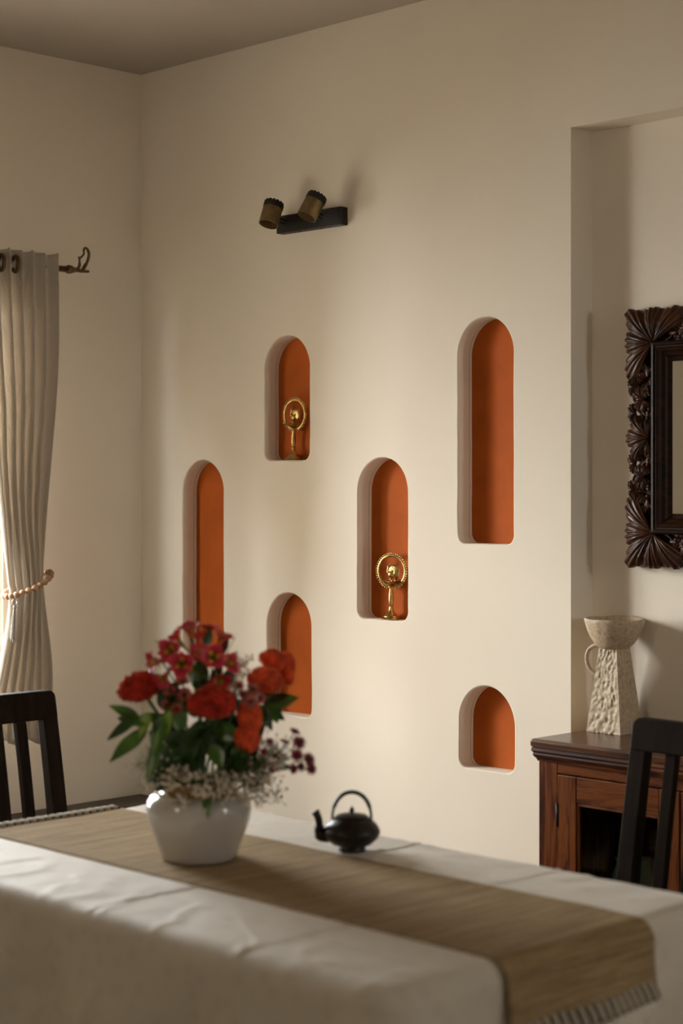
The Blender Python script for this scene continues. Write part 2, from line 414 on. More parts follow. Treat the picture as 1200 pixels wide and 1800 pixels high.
for a in (-1, 1): MB().box((-.03, a*hw-(.05 if a > 0 else 0), 0), (.03, a*hw+(.05 if a < 0 else 0), hh)).build('window_frame', M['white'], win, bevel=.004)
for a in (0, 1): MB().box((-.03, -hw+.05, a*(hh-.05)), (.03, hw-.05, a*(hh-.05)+.05)).build('window_frame', M['white'], win, bevel=.004)
for y in (0,): MB().box((-.022, y-.02, .05), (.022, y+.02, hh-.05)).build('mullion', M['white'], win, bevel=.003)
for a, b_ in ((-hw+.05, -.02), (.02, hw-.05)): MB().box((-.003, a, .05), (.003, b_, hh-.05)).build('pane', M['pane'], win, smooth=False)
MB().box((XL-WT, WY0, WZ0-.03), (XL+.04, WY1, WZ0-.0005)).build('trim_1', M['white'], bevel=.004)
struct(bpy.data.objects['trim_1'], 'white window sill')
slit_fill = bpy.data.objects.new('window_3', None); COL.objects.link(slit_fill); slit_fill.location = (XR+.06, (VY0+VY1)/2, VZ0); struct(slit_fill, 'narrow slit window on the right wall')
MB().box((-.003, -(VY1-VY0)/2, 0), (.003, (VY1-VY0)/2, VZ1-VZ0)).build('pane', M['pane'], slit_fill, smooth=False)
vent_fill = bpy.data.objects.new('window_2', None); COL.objects.link(vent_fill); vent_fill.location = ((UX0+UX1)/2, YF-.08, UZ0); struct(vent_fill, 'small high ventilator window with a pale amber pane')
hw, hh = (UX1-UX0)/2, UZ1-UZ0
for a in (-1, 1): MB().box((a*hw-(.04 if a > 0 else 0), -.03, 0), (a*hw+(.04 if a < 0 else 0), .03, hh)).build('window_frame', M['white'], vent_fill, bevel=.004)
for a in (0, 1): MB().box((-hw+.04, -.03, a*(hh-.04)), (hw-.04, .03, a*(hh-.04)+.04)).build('window_frame', M['white'], vent_fill, bevel=.004)
MB().box((-hw+.04, -.003, .04), (hw-.04, .003, hh-.04)).build('pane', M['amber_pane'], vent_fill, smooth=False)
# low dark ledge below the window
lg = thing('window_ledge', 'low dark stone ledge running along the left wall below the curtain', 'ledge', (XL+.23, 3.0, 0))
MB().box((-.229, -2.0, .001), (.20, 1.057, .337)).build('base', M['ledge'], lg, smooth=False)
MB().box((-.229, -2.0, .337), (.23, 1.057, .377)).build('slab', M['ledge'], lg, bevel=.004)

# ================================================================== CURTAIN
CX = XL+.105
rod = thing('curtain_rod', 'bronze curtain rod with a looped leaf finial on the left wall', 'curtain rod', (CX, 3.655, 2.25))
MB().tube([(0, -2.75, 0), (0, .0, 0)], .0105, 16).build('rod', M['bronze'], rod)
MB().lathe([(.0, -.004), (.0125, -.004), (.0155, 0), (.0145, .012), (.0105, .022), (.0085, .03)], 24, (0, .0, 0), (0,1,0)).build('end_cap', M['bronze'], rod)
fin = MB()
def fp(u, v): return (0, (u-113)*.00243, (474-v)*.00199)   # finial profile in drawing units
fin.tube(curve_pts([fp(122,473), fp(130,474), fp(140,474.5), fp(150,474)], 4), [.0075]*4+[.0065]*4+[.005]*4+[.003], 10)
fin.tube(curve_pts([fp(138,474), fp(142,466), fp(147,456), fp(149.5,444), fp(147,435.5), fp(143,433.5), fp(140.5,437), fp(140.5,444), fp(137,449), fp(133,453), fp(131.5,450)], 5), [.0065]*8+[.0052]*12+[.0042]*12+[.0036]*19, 8)
fin.tube(curve_pts([fp(132.5,452), fp(133,460), fp(132,468), fp(126,473)], 5), [.0038]*6+[.0055]*10, 8)
fin.build('finial', M['bronze'], rod)
for yy in (-.10,-2.6):
    MB().tube([(-.104, yy, -.02), (-.05, yy, -.02), (0, yy, -.012)], .006, 8).build('bracket', M['bronze'], rod)
cur = thing('curtain', 'grey-beige chevron weave eyelet curtain gathered at the left edge of the window', 'curtain', (CX, 3.5, .62))
NU, NV = 230, 96
ztop, zbot = 2.292, .640
def left_y(z):
    if z > 1.165: return lerp(3.394, 3.30, sstep(0, 1, ((z-1.165)/(2.292-1.165))**.8)) - .016*math.sin(math.pi*min(1, (z-1.165)/.6))
    return lerp(3.400, 3.315, sstep(0, 1, (1.165-z)/.5))
def right_y(z):
    if z > 1.19: return lerp(3.530, 3.600, sstep(0, 1, (z-1.19)/.85))
    return lerp(3.530, 3.568, sstep(0, 1, (1.19-z)/.35))
rows = []; uvs = []
nf = 6.6
for j in range(NV+1):
    v = j/NV; z = lerp(ztop, zbot, v)
    pinch = math.exp(-((z-1.18)/.16)**2)
    amp = lerp(.020, .014, pinch)
    row = []
    for i in range(NU+1):
        u = i/NU
        uu = u**.85
        ph = 2*math.pi*nf*(uu + .010*math.sin(9*u+1.3)) + .5*noise.noise((u*6, z*1.2, 3))*(1-pinch)
        prof = math.sin(ph)
        # fold section: broad fronts, pinched backs
        xo = amp*(prof + .22*math.sin(2*ph+.6))
        if z > 2.2: xo *= .9
        yl, yr = left_y(z), right_y(z)
        y = lerp(yl, yr, u) + .010*math.cos(ph)*(1-.4*pinch)
        x = xo + .040*pinch*math.sin(math.pi*u) - .012*pinch + .030
        zz = z + (.004*math.sin(ph*.5) if j == 0 else 0) + (.011*math.sin(ph*.5+1) + .008*noise.noise((u*20,0,5)) if j == NV else 0)
        row.append((x, y-3.5, zz-.62)); uvs.append((u*1.6, z))
    rows.append(row)
g = MB().grid(rows); cme = g.mesh('fabric')
ul = cme.uv_layers.new(name='UVMap')
for lp in cme.loops: ul.data[lp.index].uv = uvs[lp.vertex_index]
put('fabric', cme, M['curtain'], cur, solid=.002)
hem = MB()
jz = min(range(NV+1), key=lambda j: abs(lerp(ztop, zbot, j/NV)-2.192))
hem.tube([(p[0]+.0014, p[1], p[2]) for p in rows[jz]], .0011, 4).build('header_stitching', M['curtain'], cur)
# eyelets near the visible top edge
for (yy, ang) in ((3.418, -14), (3.362, -14), (3.31, -14)):
    t = MB(); c = Vector((.030, yy-3.5, 2.245-.62)); ax = Matrix.Rotation(R(ang), 3, 'Z') @ Vector((0, 1, 0))
    e1 = ax.cross(Vector((0,0,1))).normalized(); e2 = Vector((0,0,1))
    pts = [c + (e1*math.cos(a)+e2*math.sin(a))*.026 for a in [2*math.pi*k/28 for k in range(28)]]
    t.tube(pts, .0065, 8, True).build('eyelet', M['bronze'], cur)
tie = thing('curtain_tieback', 'string of round wooden beads tying back the curtain, with a cord tassel', 'tieback', (CX, 3.462, 1.165))
nb = 24
for k in range(nb):
    a = 2*math.pi*(k+.5)/nb
    y = .086*math.sin(a); x = .058*math.cos(a) + .036
    z = .032*math.sin(a) + (.012*max(0, math.sin(a))**2)
    b = MB(); b.sphere((x, y, z), .0112 if math.cos(a) > -.2 else .0104, 14, 10); b.build('bead', M['bead'], tie)
MB().tube([(.058*math.cos(a)+.036, .086*math.sin(a), .032*math.sin(a)+.012*max(0, math.sin(a))**2) for a in [2*math.pi*k/60 for k in range(60)]], .002, 6, True).build('cord', M['tassel'], tie)
ts = MB(); c0 = Vector((.075, -.078, -.048))
ts.tube([c0 + Vector((.0, .010*math.cos(a), .010*math.sin(a))) for a in [2*math.pi*k/20 for k in range(20)]], .0018, 6, True).build('tassel_ring', M['steel'], tie)
ts = MB()
for k in range(22):
    a = random.uniform(0, 6.28); rr = random.uniform(0, .011)
    p = [c0 + Vector((0, 0, -.008)), c0 + Vector((rr*.5*math.cos(a), rr*.6*math.sin(a), -.035)), c0 + Vector((rr*math.cos(a), rr*math.sin(a)-.004, -.075)), c0 + Vector((rr*1.2*math.cos(a), rr*1.3*math.sin(a)-.006, -.125+random.uniform(-.01, .01)))]
    ts.tube(curve_pts(p, 4), .0014, 5)
ts.sphere(c0 + Vector((0, 0, -.018)), .007, 10, 8); o = ts.build('tassel', M['tassel'], tie)

# ================================================================== WALL SPOT LIGHT
sp = thing('wall_spotlight', 'twin wall spotlight with two antique brass cans on a black bar', 'wall light', (-4.214, YW, 2.343))
MB().box((-.152, -.033, 0), (.152, -.0003, .058)).build('mounting_bar', M['black'], sp, bevel=.0015)
for x in (-.05, .05): MB().lathe([(.0, -.003), (.003, -.002), (.003, .001)], 10, (x, -.02, -.0005)).build('screw', M['black'], sp)
Rv = Vector((.7042, .70997, 0)); Bv = Vector((.70997, -.7042, 0)); Zv = Vector((0, 0, 1))
for (cx, cz, ar, stx) in ((-4.316, 2.393, (-.25, .30), -4.321), (-4.124, 2.396, (-.50, .28), -4.150)):
    ax = (Rv*ar[0] - Zv + Bv*ar[1]).normalized()          # points out of the mouth of the can
    c = Vector((cx+4.214, 3.955-YW, cz-2.343))
    can = MB()
    L, r = .036, .0325
    can.lathe([(r*.93, -L), (r*.985, -L*.6), (r, L*.97), (r*.99, L), (r*.94, L), (r*.93, L*.9), (r*.90, -L*.5), (.0, -L*.55)], 40, c, ax)
    sh = can.build('spot_can', M['can'], sp, auto=40)
    cap = MB(); cap.lathe([(r*1.0, -L+.0125), (r*1.03, -L+.011), (r*1.03, -L-.004), (r*.9, -L-.009), (.0, -L-.010)], 40, c, ax)
    cb = cap.build('spot_cap', M['black'], sh, auto=40)
    q = ax.to_track_quat('Z', 'Y').to_matrix()
    for k in range(14):
        a = 2*math.pi*k/14
        fn = MB(); fn.sphere(c + ax*(-L-.007) + q @ Vector((r*.84*math.cos(a), r*.84*math.sin(a), 0)), .0058, 8, 6)
        fn.build('cap_fin', M['black'], sh)
    bl = MB(); bl.lathe([(.0, L*.35), (.019, L*.35), (.022, L*.2), (.012, -L*.4), (.0, -L*.4)], 24, c, ax); bl.build('bulb', M['white'], sh)
    st = MB(); p0 = Vector((stx+4.214, -.030, .038)); p1 = c + (p0-c).normalized()*.026
    st.tube([p0, p1], .0045, 10); st.tube([p0+Vector((0,0,-.012)), p1+Vector((0,0,-.012))], .0025, 8); st.build('swivel_arm', M['black'], sp)

# ================================================================== BRASS LAMPS
def brass_lamp(name, label, loc, rz):
    t = thing(name, label, 'oil lamp', loc, rz, 'brass peacock lamps in the wall niches')
    MB().lathe([(.0, .0), (.031, .0), (.0325, .002), (.031, .005), (.0255, .007), (.0245, .010), (.020, .012), (.018, .016), (.010, .022), (.0065, .032), (.0055, .040)], 40).build('base', M['brass'], t, auto=45)
    MB().lathe([(.0055, .040), (.0085, .042), (.006, .045), (.0075, .052), (.0085, .062), (.0075, .075), (.0055, .090), (.0055, .098), (.010, .101), (.010, .104), (.006, .106), (.0, .106)], 28).build('stem', M['brass'], t, auto=45)
    MB().lathe([(.006, .106), (.018, .112), (.030, .121), (.032, .123), (.029, .122), (.016, .116), (.0, .113)], 36).build('oil_dish', M['brass'], t, auto=60)
    sp_ = MB()
    for a in (0, 72, 144, 216, 288):
        d = Vector((math.cos(R(a+18)), math.sin(R(a+18)), 0))
        sp_.tube([d*.024+Vector((0,0,.119)), d*.036+Vector((0,0,.125))], [.0055, .002], 6)
    sp_.build('wick_lips', M['brass'], t)
    zc, ro = .152, .0500
    ring = MB(); seg = 90; a0, a1 = R(-73), R(253)
    inn, out_, = [], []
    pts = [(ro*math.cos(lerp(a0, a1, k/seg)), 0.004, zc+ro*math.sin(lerp(a0, a1, k/seg))) for k in range(seg+1)]
    P = []
    for (dr, dy) in ((-.0045, 0), (-.004, -.002), (.003, -.002), (.004, 0), (.003, .002), (-.004, .002), (-.0045, 0)):
        P.append([((ro+dr)*math.cos(lerp(a0, a1, k/seg)), .004+dy, zc+(ro+dr)*math.sin(lerp(a0, a1, k/seg))) for k in range(seg+1)])
    ring.grid(P); rg = ring.build('halo_ring', M['brass'], t)
    nbd = 40
    for k in range(nbd+1):
        a = lerp(a0, a1, k/nbd); d = Vector((math.cos(a), 0, math.sin(a)))
        b = MB(); b.sphere(Vector((0, .004, zc)) + d*(ro+.0062), .0036, 6, 4, (1, .8, 1)); b.build('halo_bead', M['brass'], rg)
    MB().tube([(-.016, .004, zc-.049), (0, .004, .112), (.016, .004, zc-.049)], .003, 6).build('ring_bracket', M['brass'], t)
    # peacock: perch, body, neck and head, fanned tail
    bd = MB(); bd.lathe([(.004, .113), (.0035, .122), (.006, .126), (.003, .130)], 12)
    bd.sphere((.001, .0, .141), .011, 14, 10, (1.1, .75, 1.0))
    bd.tube(curve_pts([(-.006, 0, .144), (-.012, 0, .152), (-.011, 0, .160), (-.008, 0, .166)], 5), [.005]*6+[.0034]*5+[.0030]*5, 8)
    bd.sphere((-.0085, 0, .168), .0042, 8, 6); bd.tube([(-.011, 0, .168), (-.018, 0, .166)], [.002, .0006], 6)
    bd.tube([(-.007, 0, .171), (-.005, 0, .177)], [.0014, .0006], 5)
    body = bd.build('peacock', M['brass'], t)
    nt_ = 11; fan = MB(); fpts = []; c = Vector((.010, -.001, .150))
    ring_ = [[c + Vector((0, -.003, 0))]*1]
    rim = []
    for k in range(nt_*6+1):
        a = lerp(R(-62), R(172), k/(nt_*6)); rr = .0215 + .0017*abs(math.sin(math.pi*k/6))
        rim.append((a, rr))
    Pg = []
    for f in (0.05, .35, .7, 1.0):
        Pg.append([c + Vector((math.cos(a)*rr*f, -.003+.003*f*f + .0012*abs(math.sin(math.pi*k/6))*f, math.sin(a)*rr*f)) for k, (a, rr) in enumerate(rim)])
    fan.grid(Pg); fan.build('tail_fan', M['brass'], t, solid=.0018)
    return t
brass_lamp('brass_oil_lamp', 'brass peacock oil lamp with halo ring standing in the upper left niche', (-4.352, YW+.0325, 1.5895), R(0))
brass_lamp('brass_oil_lamp', 'brass peacock oil lamp with halo ring, brightly lit, in the middle niche', (-3.900, YW+.0325, 1.0785), R(12))

# ================================================================== TABLE, CLOTH, RUNNER
TX0, TX1, TY0, TY1, TZ = -3.255, -1.836, 1.914, 2.712, .752
tcx, tcy = (TX0+TX1)/2, (TY0+TY1)/2
tb = thing('dining_table', 'rectangular dining table hidden under the ivory tablecloth', 'table', (tcx, tcy, 0))
MB().box((TX0-tcx, TY0-tcy, TZ-.03), (TX1-tcx, TY1-tcy, TZ)).build('table_top', M['chair'], tb, bevel=.003)
for sx in (-1, 1):
    for sy in (-1, 1):
        MB().sweep([((tcx-TX0-.07)*sx, (tcy-TY0-.07)*sy, TZ-.03), ((tcx-TX0-.07)*sx, (tcy-TY0-.07)*sy, 0)], [.07, .05], [.07, .05]).build('leg', M['chair'], tb, bevel=.003)
for sy in (-1, 1): MB().box((TX0-tcx+.1, (tcy-TY0-.07)*sy-.01, TZ-.11), (TX1-tcx-.1, (tcy-TY0-.07)*sy+.01, TZ-.03)).build('apron', M['chair'], tb, smooth=False)
ct = thing('tablecloth', 'ivory brocade tablecloth with fold creases draped over the dining table', 'tablecloth', (tcx, tcy, TZ))
hx, hy, rc = (TX1-TX0)/2+.006, (TY1-TY0)/2+.006, .035
per = []   # (x, y, nx, ny, cornerness, arclength)
def side(a, b, n, nx, ny):
    for k in range(n): per.append((lerp(a[0], b[0], k/n), lerp(a[1], b[1], k/n), nx, ny))
def corner(cx, cy, a0, n):
    for k in range(n):
        a = a0 + math.pi/2*k/n; per.append((cx+rc*math.cos(a), cy+rc*math.sin(a), math.cos(a), math.sin(a)))
side((-hx+rc, -hy), (hx-rc, -hy), 190, 0, -1); corner(hx-rc, -hy+rc, -math.pi/2, 16)
side((hx, -hy+rc), (hx, hy-rc), 110, 1, 0); corner(hx-rc, hy-rc, 0, 16)
side((hx-rc, hy), (-hx+rc, hy), 190, 0, 1); corner(-hx+rc, hy-rc, math.pi/2, 16)
side((-hx, hy-rc), (-hx, -hy+rc), 110, -1, 0); corner(-hx+rc, -hy+rc, math.pi, 16)
def crease(d, w_): return math.exp(-(d/w_)**2)
def top_z(x, y):
    z = .0045
    for cxx, a in ((-.42, .0022), (.02, .0026), (.40, .0024)):
        d = x - cxx - .01*math.sin(y*5+cxx*9); z += a*crease(d, .006) - .5*a*crease(d-.012, .008)
    for cyy, a in ((-.28, .0018), (.22, .0022)):
        d = y - cyy - .008*math.sin(x*4+1); z += a*crease(d, .006)
    z += .0013*noise.noise((x*5, y*9, 1)) + .0011*noise.noise((x*17+3, y*11, 2))
    rd = abs(noise.noise((x*6+y*3, y*7-x*2, 8))); z += .0026*max(0, 1-rd*7)*sstep(.0, .3, abs(y)-.12)
    under = 1-sstep(.205, .215, abs(y-.026))                    # lies flat under the runner
    return lerp(z, .0035, under)
DROP = .44
rows = []
for k in range(46):
    s = (k/45)**.9
    rows.append([(x*s, y*s, top_z(x*s, y*s)) for x, y, _, _ in per])
re = .036
for k in range(1, 10):
    a = math.pi/2*k/9
    rows.append([(x+nx*re*math.sin(a), y+ny*re*math.sin(a), top_z(x, y)*(1-k/9) + .0035*k/9 - re*(1-math.cos(a))) for x, y, nx, ny in per])
def folds(x, y, nx, ny, s):
    t = x if abs(ny) > .7 else y*1.0 + 5
    f = s/DROP
    o = (.012*math.sin(t*11+1.3*math.sin(t*4)) + .008*math.sin(t*27+2+f*2.0))*1.3*sstep(0, .35, f)
    o += .018*noise.noise((t*7, f*2.2+t, 4))*sstep(0, .35, f) + .006*noise.noise((t*15+f*3, f*3, 6))*sstep(0, .4, f)
    rd = abs(noise.noise((t*8+f*1.6, f*.8, 11))); o += .012*max(0, 1-rd*4)*sstep(.03, .3, f)
    return o
for k in range(1, 40):
    s = DROP*k/39; row = []
    for x, y, nx, ny in per:
        dc = math.hypot(abs(x)-hx, abs(y)-hy)
        cf = math.exp(-(dc/.07)**2); cf2 = math.exp(-((dc-.13)/.06)**2)
        o = re + .012*s/DROP + folds(x, y, nx, ny, s) + cf*.16*s - cf2*.08*s
        row.append((x+nx*o, y+ny*o, .0035-re-s))
    rows.append(row)
MB().grid(rows, True).build('cloth', M['cloth'], ct, solid=.0016)
hem = [ (p[0], p[1], p[2]) for p in rows[-1]]
MB().tube([(p[0], p[1], p[2]) for p in hem], .0022, 5, True).build('hem', M['cloth'], ct)

RY0, RY1 = 2.137, 2.530
rn = thing('table_runner', 'brown woven jute table runner with striped stitched ends along the table', 'table runner', (tcx, 2.332, .7548))
prof = []    # along x (local), z
xl_ = TX0 - tcx - .016; xr_ = TX1-tcx+.012
n1 = 90
for k in range(n1+1): prof.append((lerp(xl_, xr_, k/n1), .0022))
rr = .038
for k in range(1, 8):
    a = math.pi/2*k/7; prof.append((xr_+rr*math.sin(a), .0022-rr*(1-math.cos(a))))
for k in range(1, 11): prof.append((xr_+rr+.010*(k/10)**1.5, .0022-rr-.070*k/10))
P = []
for k, (x, z) in enumerate(prof):
    row = []
    for j in range(33):
        v = j/32; y = lerp(-.196, .196, v) + .003*noise.noise((x*6, v*2, 3))*(1 if j in (0, 32) else .3)
        wob = .0012*noise.noise((x*9, y*9, 7)); edge = 0
        if k > n1+7: wob = 0; x2 = x + .006*math.sin(y*22+1)*(k-n1-7)/10
        else: x2 = x
        row.append((x2, y, z+wob))
    P.append(row)
MB().grid(P).build('weave', M['runner'], rn, solid=.0018)
sides = {}
def stitch_shade_mesh(key, ln, wd, th):
    b = MB(); b.sweep([(0, -ln/2, 0), (0, -ln/3, th*.25), (0, ln/3, th*.25), (0, ln/2, 0)], [wd*.5, wd, wd, wd*.5], [th*.6, th, th, th*.6]); return b.mesh(key)
sm_l = stitch_shade_mesh('stitch', .030, .0125, .008); sm_l.materials.append(M['stitch_l'])
sm_shade = stitch_shade_mesh('stitch', .026, .0085, .004); sm_shade.materials.append(M['stitch_d'])  # dark strips stand in for shade between the cream cords
ns = 19
for k in range(ns*2):
    y = lerp(-.194, .194, (k+.5)/(ns*2)); me = sm_l if k % 2 == 0 else sm_shade
    # hanging end on the right
    o = put('stitch', me, None, rn); x = xr_+rr+.0125 + .006*math.sin(y*22+1)
    o.matrix_local = Matrix.Translation((x, y, .0022-rr-.080)) @ Matrix(((0,0,1,0),(1,-.62,0,0),(0,1,0,0),(0,0,0,1)))
    # flat end on the left
    o = put('stitch', me, None, rn)
    o.matrix_local = Matrix.Translation((xl_-.008, y, .0035)) @ Matrix(((0,1,0,0),(1,.0,0,0),(0,0,1,0),(0,0,0,1)))

# ================================================================== FLOWER JAR
V = Vector((-2.719, 2.297, .7590))
jar = thing('flower_jar', 'squat white glazed jar with an ochre neck holding the red bouquet', 'vase', V)
MB().lathe([(.0, .0), (.070, .0), (.0745, .002), (.0765, .006), (.084, .028), (.094, .055), (.1020, .080), (.1050, .098), (.1035, .112), (.097, .124), (.088, .131)], 72).build('body', M['jar'], jar)
MB().lathe([(.088, .131), (.079, .135), (.0735, .140), (.0715, .147), (.0735, .153), (.0725, .156), (.068, .155), (.065, .146), (.066, .12), (.06, .06), (.0, .05)], 72).build('neck', M['ochre'], jar)
MOUTH = Vector((0, 0, .14))
def bq(p): return Rv*p[0] + Bv*p[1] + Zv*p[2]        # (right, towards room, height above the table) -> jar-local
def stem_path(end, bend=.25, n=8, start=None):
    end = Vector(end); s = start or Vector((end.x*.18, end.y*.18, .06))
    m = Vector((end.x*.42, end.y*.42, lerp(s.z, end.z, .58)))
    return curve_pts([s, m, end], n)
def ridged(p):
    a = 1-abs(noise.noise(p*1.0))*2.0; return a
ico = {}
def ico_mesh(sub):
    if sub not in ico:
        bm = bmesh.new(); bmesh.ops.create_icosphere(bm, subdivisions=sub, radius=1); bm.verts.ensure_lookup_table()
        ico[sub] = ([v.co.copy() for v in bm.verts], [tuple(v.index for v in f.verts) for f in bm.faces]); bm.free()
    return ico[sub]
def celosia(label, pos, rx, rz_, m, seed, up=None):
    e = bq(pos); t = thing('celosia_flower', label, 'flower', V, 0, 'flowers in the white jar')
    MB().tube(stem_path(e), .0035, 6).build('stem', M['stem'], t)
    vs_, fs = ico_mesh(5); out = []
    upv = Vector(up).normalized() if up else (Vector((e.x*.6, e.y*.6, .12))).normalized()
    for v in vs_:
        q = v + Vector((seed*7.3, seed*1.7, seed*3.1))
        lob = .16*noise.noise(q*1.1)
        r1 = 1-abs(noise.noise(q*2.6 + Vector((noise.noise(q*1.6), noise.noise(q*1.6+Vector((5,5,5))), 0))*1.2))*3.2
        r2 = 1-abs(noise.noise(q*5.5))*2.6
        h = 1 + lob + .15*max(-.6, r1) + .045*r2 + .02*noise.noise(q*16)
        h *= lerp(.72, 1.0, sstep(-1, -.1, v.dot(upv)))
        p = Rv*(v.dot(Rv)*rx) + Bv*(v.dot(Bv)*rx*.8) + Zv*(v.z*rz_)
        out.append(e + p*h)
    MB().add(out, fs).build('bloom', m, t)
    for k in range(3):
        a = seed*2+k*2.1; d = Vector((math.cos(a), math.sin(a), -.3))
        leaf('leaf', M['leaf_dark'], t, e*.86+Vector((0,0,.0)), d, .05, .014, -.3)
    return t
def leaf_grid(base, d, ln, wd, droop, nrm=None, n=9, cup=.25, twist=0):
    d = Vector(d).normalized(); base = Vector(base)
    up = Vector(nrm) if nrm else Vector((0, 0, 1))
    sd = d.cross(up)
    if sd.length < .05: sd = d.cross(Vector((1, .3, 0)))
    sd.normalize(); up = sd.cross(d).normalized()
    if twist:
        q = Matrix.Rotation(twist, 3, d); sd = q @ sd; up = q @ up
    P = []; al = []
    for i in range(n+1):
        t = i/n; wdt = wd*(math.sin(math.pi*min(1, t*.97+.03)**.8)**.9)*(1-.15*t) + .0006
        c = base + d*(ln*t) + Vector((0, 0, droop*ln*t*t))
        row = []
        for j in (-1, -.5, 0, .5, 1):
            row.append(c + sd*(wdt*j) + up*(cup*wdt*(j*j-.35)))
        P.append(row); al += [t]*5
    return P, al
def leaf(name, m, parent, base, d, ln, wd, droop=-.2, nrm=None, cup=.25, twist=0):
    P, al = leaf_grid(base, d, ln, wd, droop, nrm, 9, cup, twist)
    return MB().grid(P).build(name, m, parent)
celosia('large crimson celosia bloom at the far left of the bouquet', (-0.113, 0.02, 0.339), .043, .030, M['celosia'], 1)
celosia('crimson celosia bloom at the front centre of the bouquet', (0.033, 0.095, 0.319), .041, .034, M['celosia'], 2)
celosia('scarlet celosia bloom leaning right above the pink daisies', (0.132, 0.03, 0.355), .034, .028, M['celosia_o'], 3)
celosia('scarlet celosia bloom topmost on the right side of the bouquet', (0.145, -0.02, 0.39), .027, .022, M['celosia_o'], 4)
celosia('narrow scarlet celosia bloom at the right edge before the niche', (0.173, -0.03, 0.373), .0165, .033, M['celosia_o'], 5)
celosia('tall scarlet celosia plume hanging low on the right of the bouquet', (0.105, 0.085, 0.29), .023, .031, M['celosia_o'], 6)
celosia('small scarlet celosia tip lowest on the right of the bouquet', (0.1, 0.088, 0.248), .024, .028, M['celosia_o'], 7)
# alstroemeria: three stems of trumpet flowers
def petal_mesh(inner):
    Q = []; al = []; wm_ = .25 if inner else .36
    for i in range(11):
        t = i/10; wd = wm_*(t**.75+.10)*math.sqrt(max(0, 1-t**5))*(.92 if inner else 1)+.012
        fl = .16*t + .46*t**2.4; zc_ = t*(1-.26*t*t); row = []
        for jj in (-1, -.5, 0, .5, 1):
            row.append(Vector((wd*jj, fl - .35*wd*(jj*jj-.3), zc_ - .05*abs(jj)*t)))
        Q.append(row); al += [t]*5
    b = MB().grid(Q); me = b.mesh('petal'); at = me.attributes.new('along', 'FLOAT', 'POINT')
    at.data.foreach_set('value', al); me.materials.append(M['alst_in'] if inner else M['alst_out']); return me
pm_in, pm_out = petal_mesh(True), petal_mesh(False)
def alst(label, flowers, seed, leaves):
    t = thing('alstroemeria_stem', label, 'flower', V, 0, 'flowers in the white jar')
    rnd = random.Random(seed)
    es = [bq(f[:3]) for f in flowers]; hub = sum(es, Vector())/len(es); hub = Vector((hub.x*.8, hub.y*.8, hub.z-.05))
    s = MB(); s.tube(stem_path(hub), .003, 6)
    for e in es: s.tube(curve_pts([hub, hub.lerp(e, .5)+Vector((0,0,.004)), e], 4), .0018, 5)
    s.build('stem', M['stem'], t)
    for f, e in zip(flowers, es):
        ln = f[3]; d = Vector((e.x-hub.x*.6, e.y-hub.y*.6, .055)).normalized() if len(f) < 5 else bq(f[4]).normalized()
        th = MB(); th.lathe([(.0, -.012), (.0032, -.010), (.0038, -.002), (.0030, .004), (.0, .005)], 10, e, d)
        fl = th.build('flower', M['stem'], t)
        q = d.to_track_quat('Z', 'Y'); tw = rnd.uniform(0, 6.28)
        for k in range(6):
            o = put('petal', pm_out if k % 2 == 0 else pm_in, None, fl)
            sc = 1.18*ln*rnd.uniform(.92, 1.08)*(1 if k % 2 == 0 else .92)
            o.matrix_local = Matrix.Translation(e) @ q.to_matrix().to_4x4() @ Matrix.Rotation(tw+k*math.pi/3, 4, 'Z') @ Matrix.Translation((0, .002, 0)) @ Matrix.Scale(sc, 4)
        sm = MB()
        for k in range(5):
            a = k*1.256; dd = q @ Vector((.22*math.cos(a), .22*math.sin(a), 1)); sm.tube([e, e+dd*ln*.8], .0006, 4)
        sm.build('stamens', M['lime'], fl)
    for (b0, b1, wd) in leaves:
        p0, p1 = bq(b0), bq(b1); leaf('leaf', M['lime'], t, p0, p1-p0, (p1-p0).length, wd, .0)
    for k in range(3):
        a = rnd.uniform(0, 6.28); leaf('leaf', M['petal_g'], t, hub, Vector((math.cos(a), math.sin(a), .5)), .06, .010, -.1)
    return t
alst('crimson alstroemeria stem with the topmost upright trumpets', [(*(-0.013, 0.03, 0.44), .036, (-.15, .2, 1)), (*(0.015, 0.01, 0.439), .035, (.15, -.1, 1)), (*(-0.036, 0.0, 0.429), .030, (-.6, -.2, .8)), (*(0.04, 0.02, 0.425), .036, (.4, .1, .9)), (*(-0.002, -0.03, 0.415), .034, (.1, -.5, .9))], 11, [((0.051, 0.0, 0.395), (0.076, 0.0, 0.451), .0085), ((0.058, 0.01, 0.362), (0.078, 0.01, 0.424), .008)])
alst('crimson alstroemeria stem with yellow throats at the left of the cluster', [(*(-0.047, 0.05, 0.413), .036, (-.25, .95, .35)), (*(-0.072, 0.03, 0.395), .031, (-.8, .5, .0)), (*(-0.026, 0.07, 0.393), .038, (-.05, 1.0, .1)), (*(-0.058, 0.05, 0.377), .032, (-.4, .6, -.7))], 12, [((-0.075, 0.0, 0.378), (-0.111, 0.0, 0.411), .008), ((-0.069, -0.01, 0.417), (-0.094, -0.01, 0.435), .007)])
alst('crimson alstroemeria stem with yellow throats at the right of the cluster', [(*(0.032, 0.06, 0.403), .037, (.1, .95, .3)), (*(0.051, 0.05, 0.391), .032, (.7, .6, .2)), (*(0.04, 0.06, 0.372), .032, (.3, .8, -.6)), (*(0.006, 0.04, 0.401), .030, (0, .7, .6))], 13, [((0.041, 0.02, 0.346), (0.063, 0.02, 0.376), .010)])
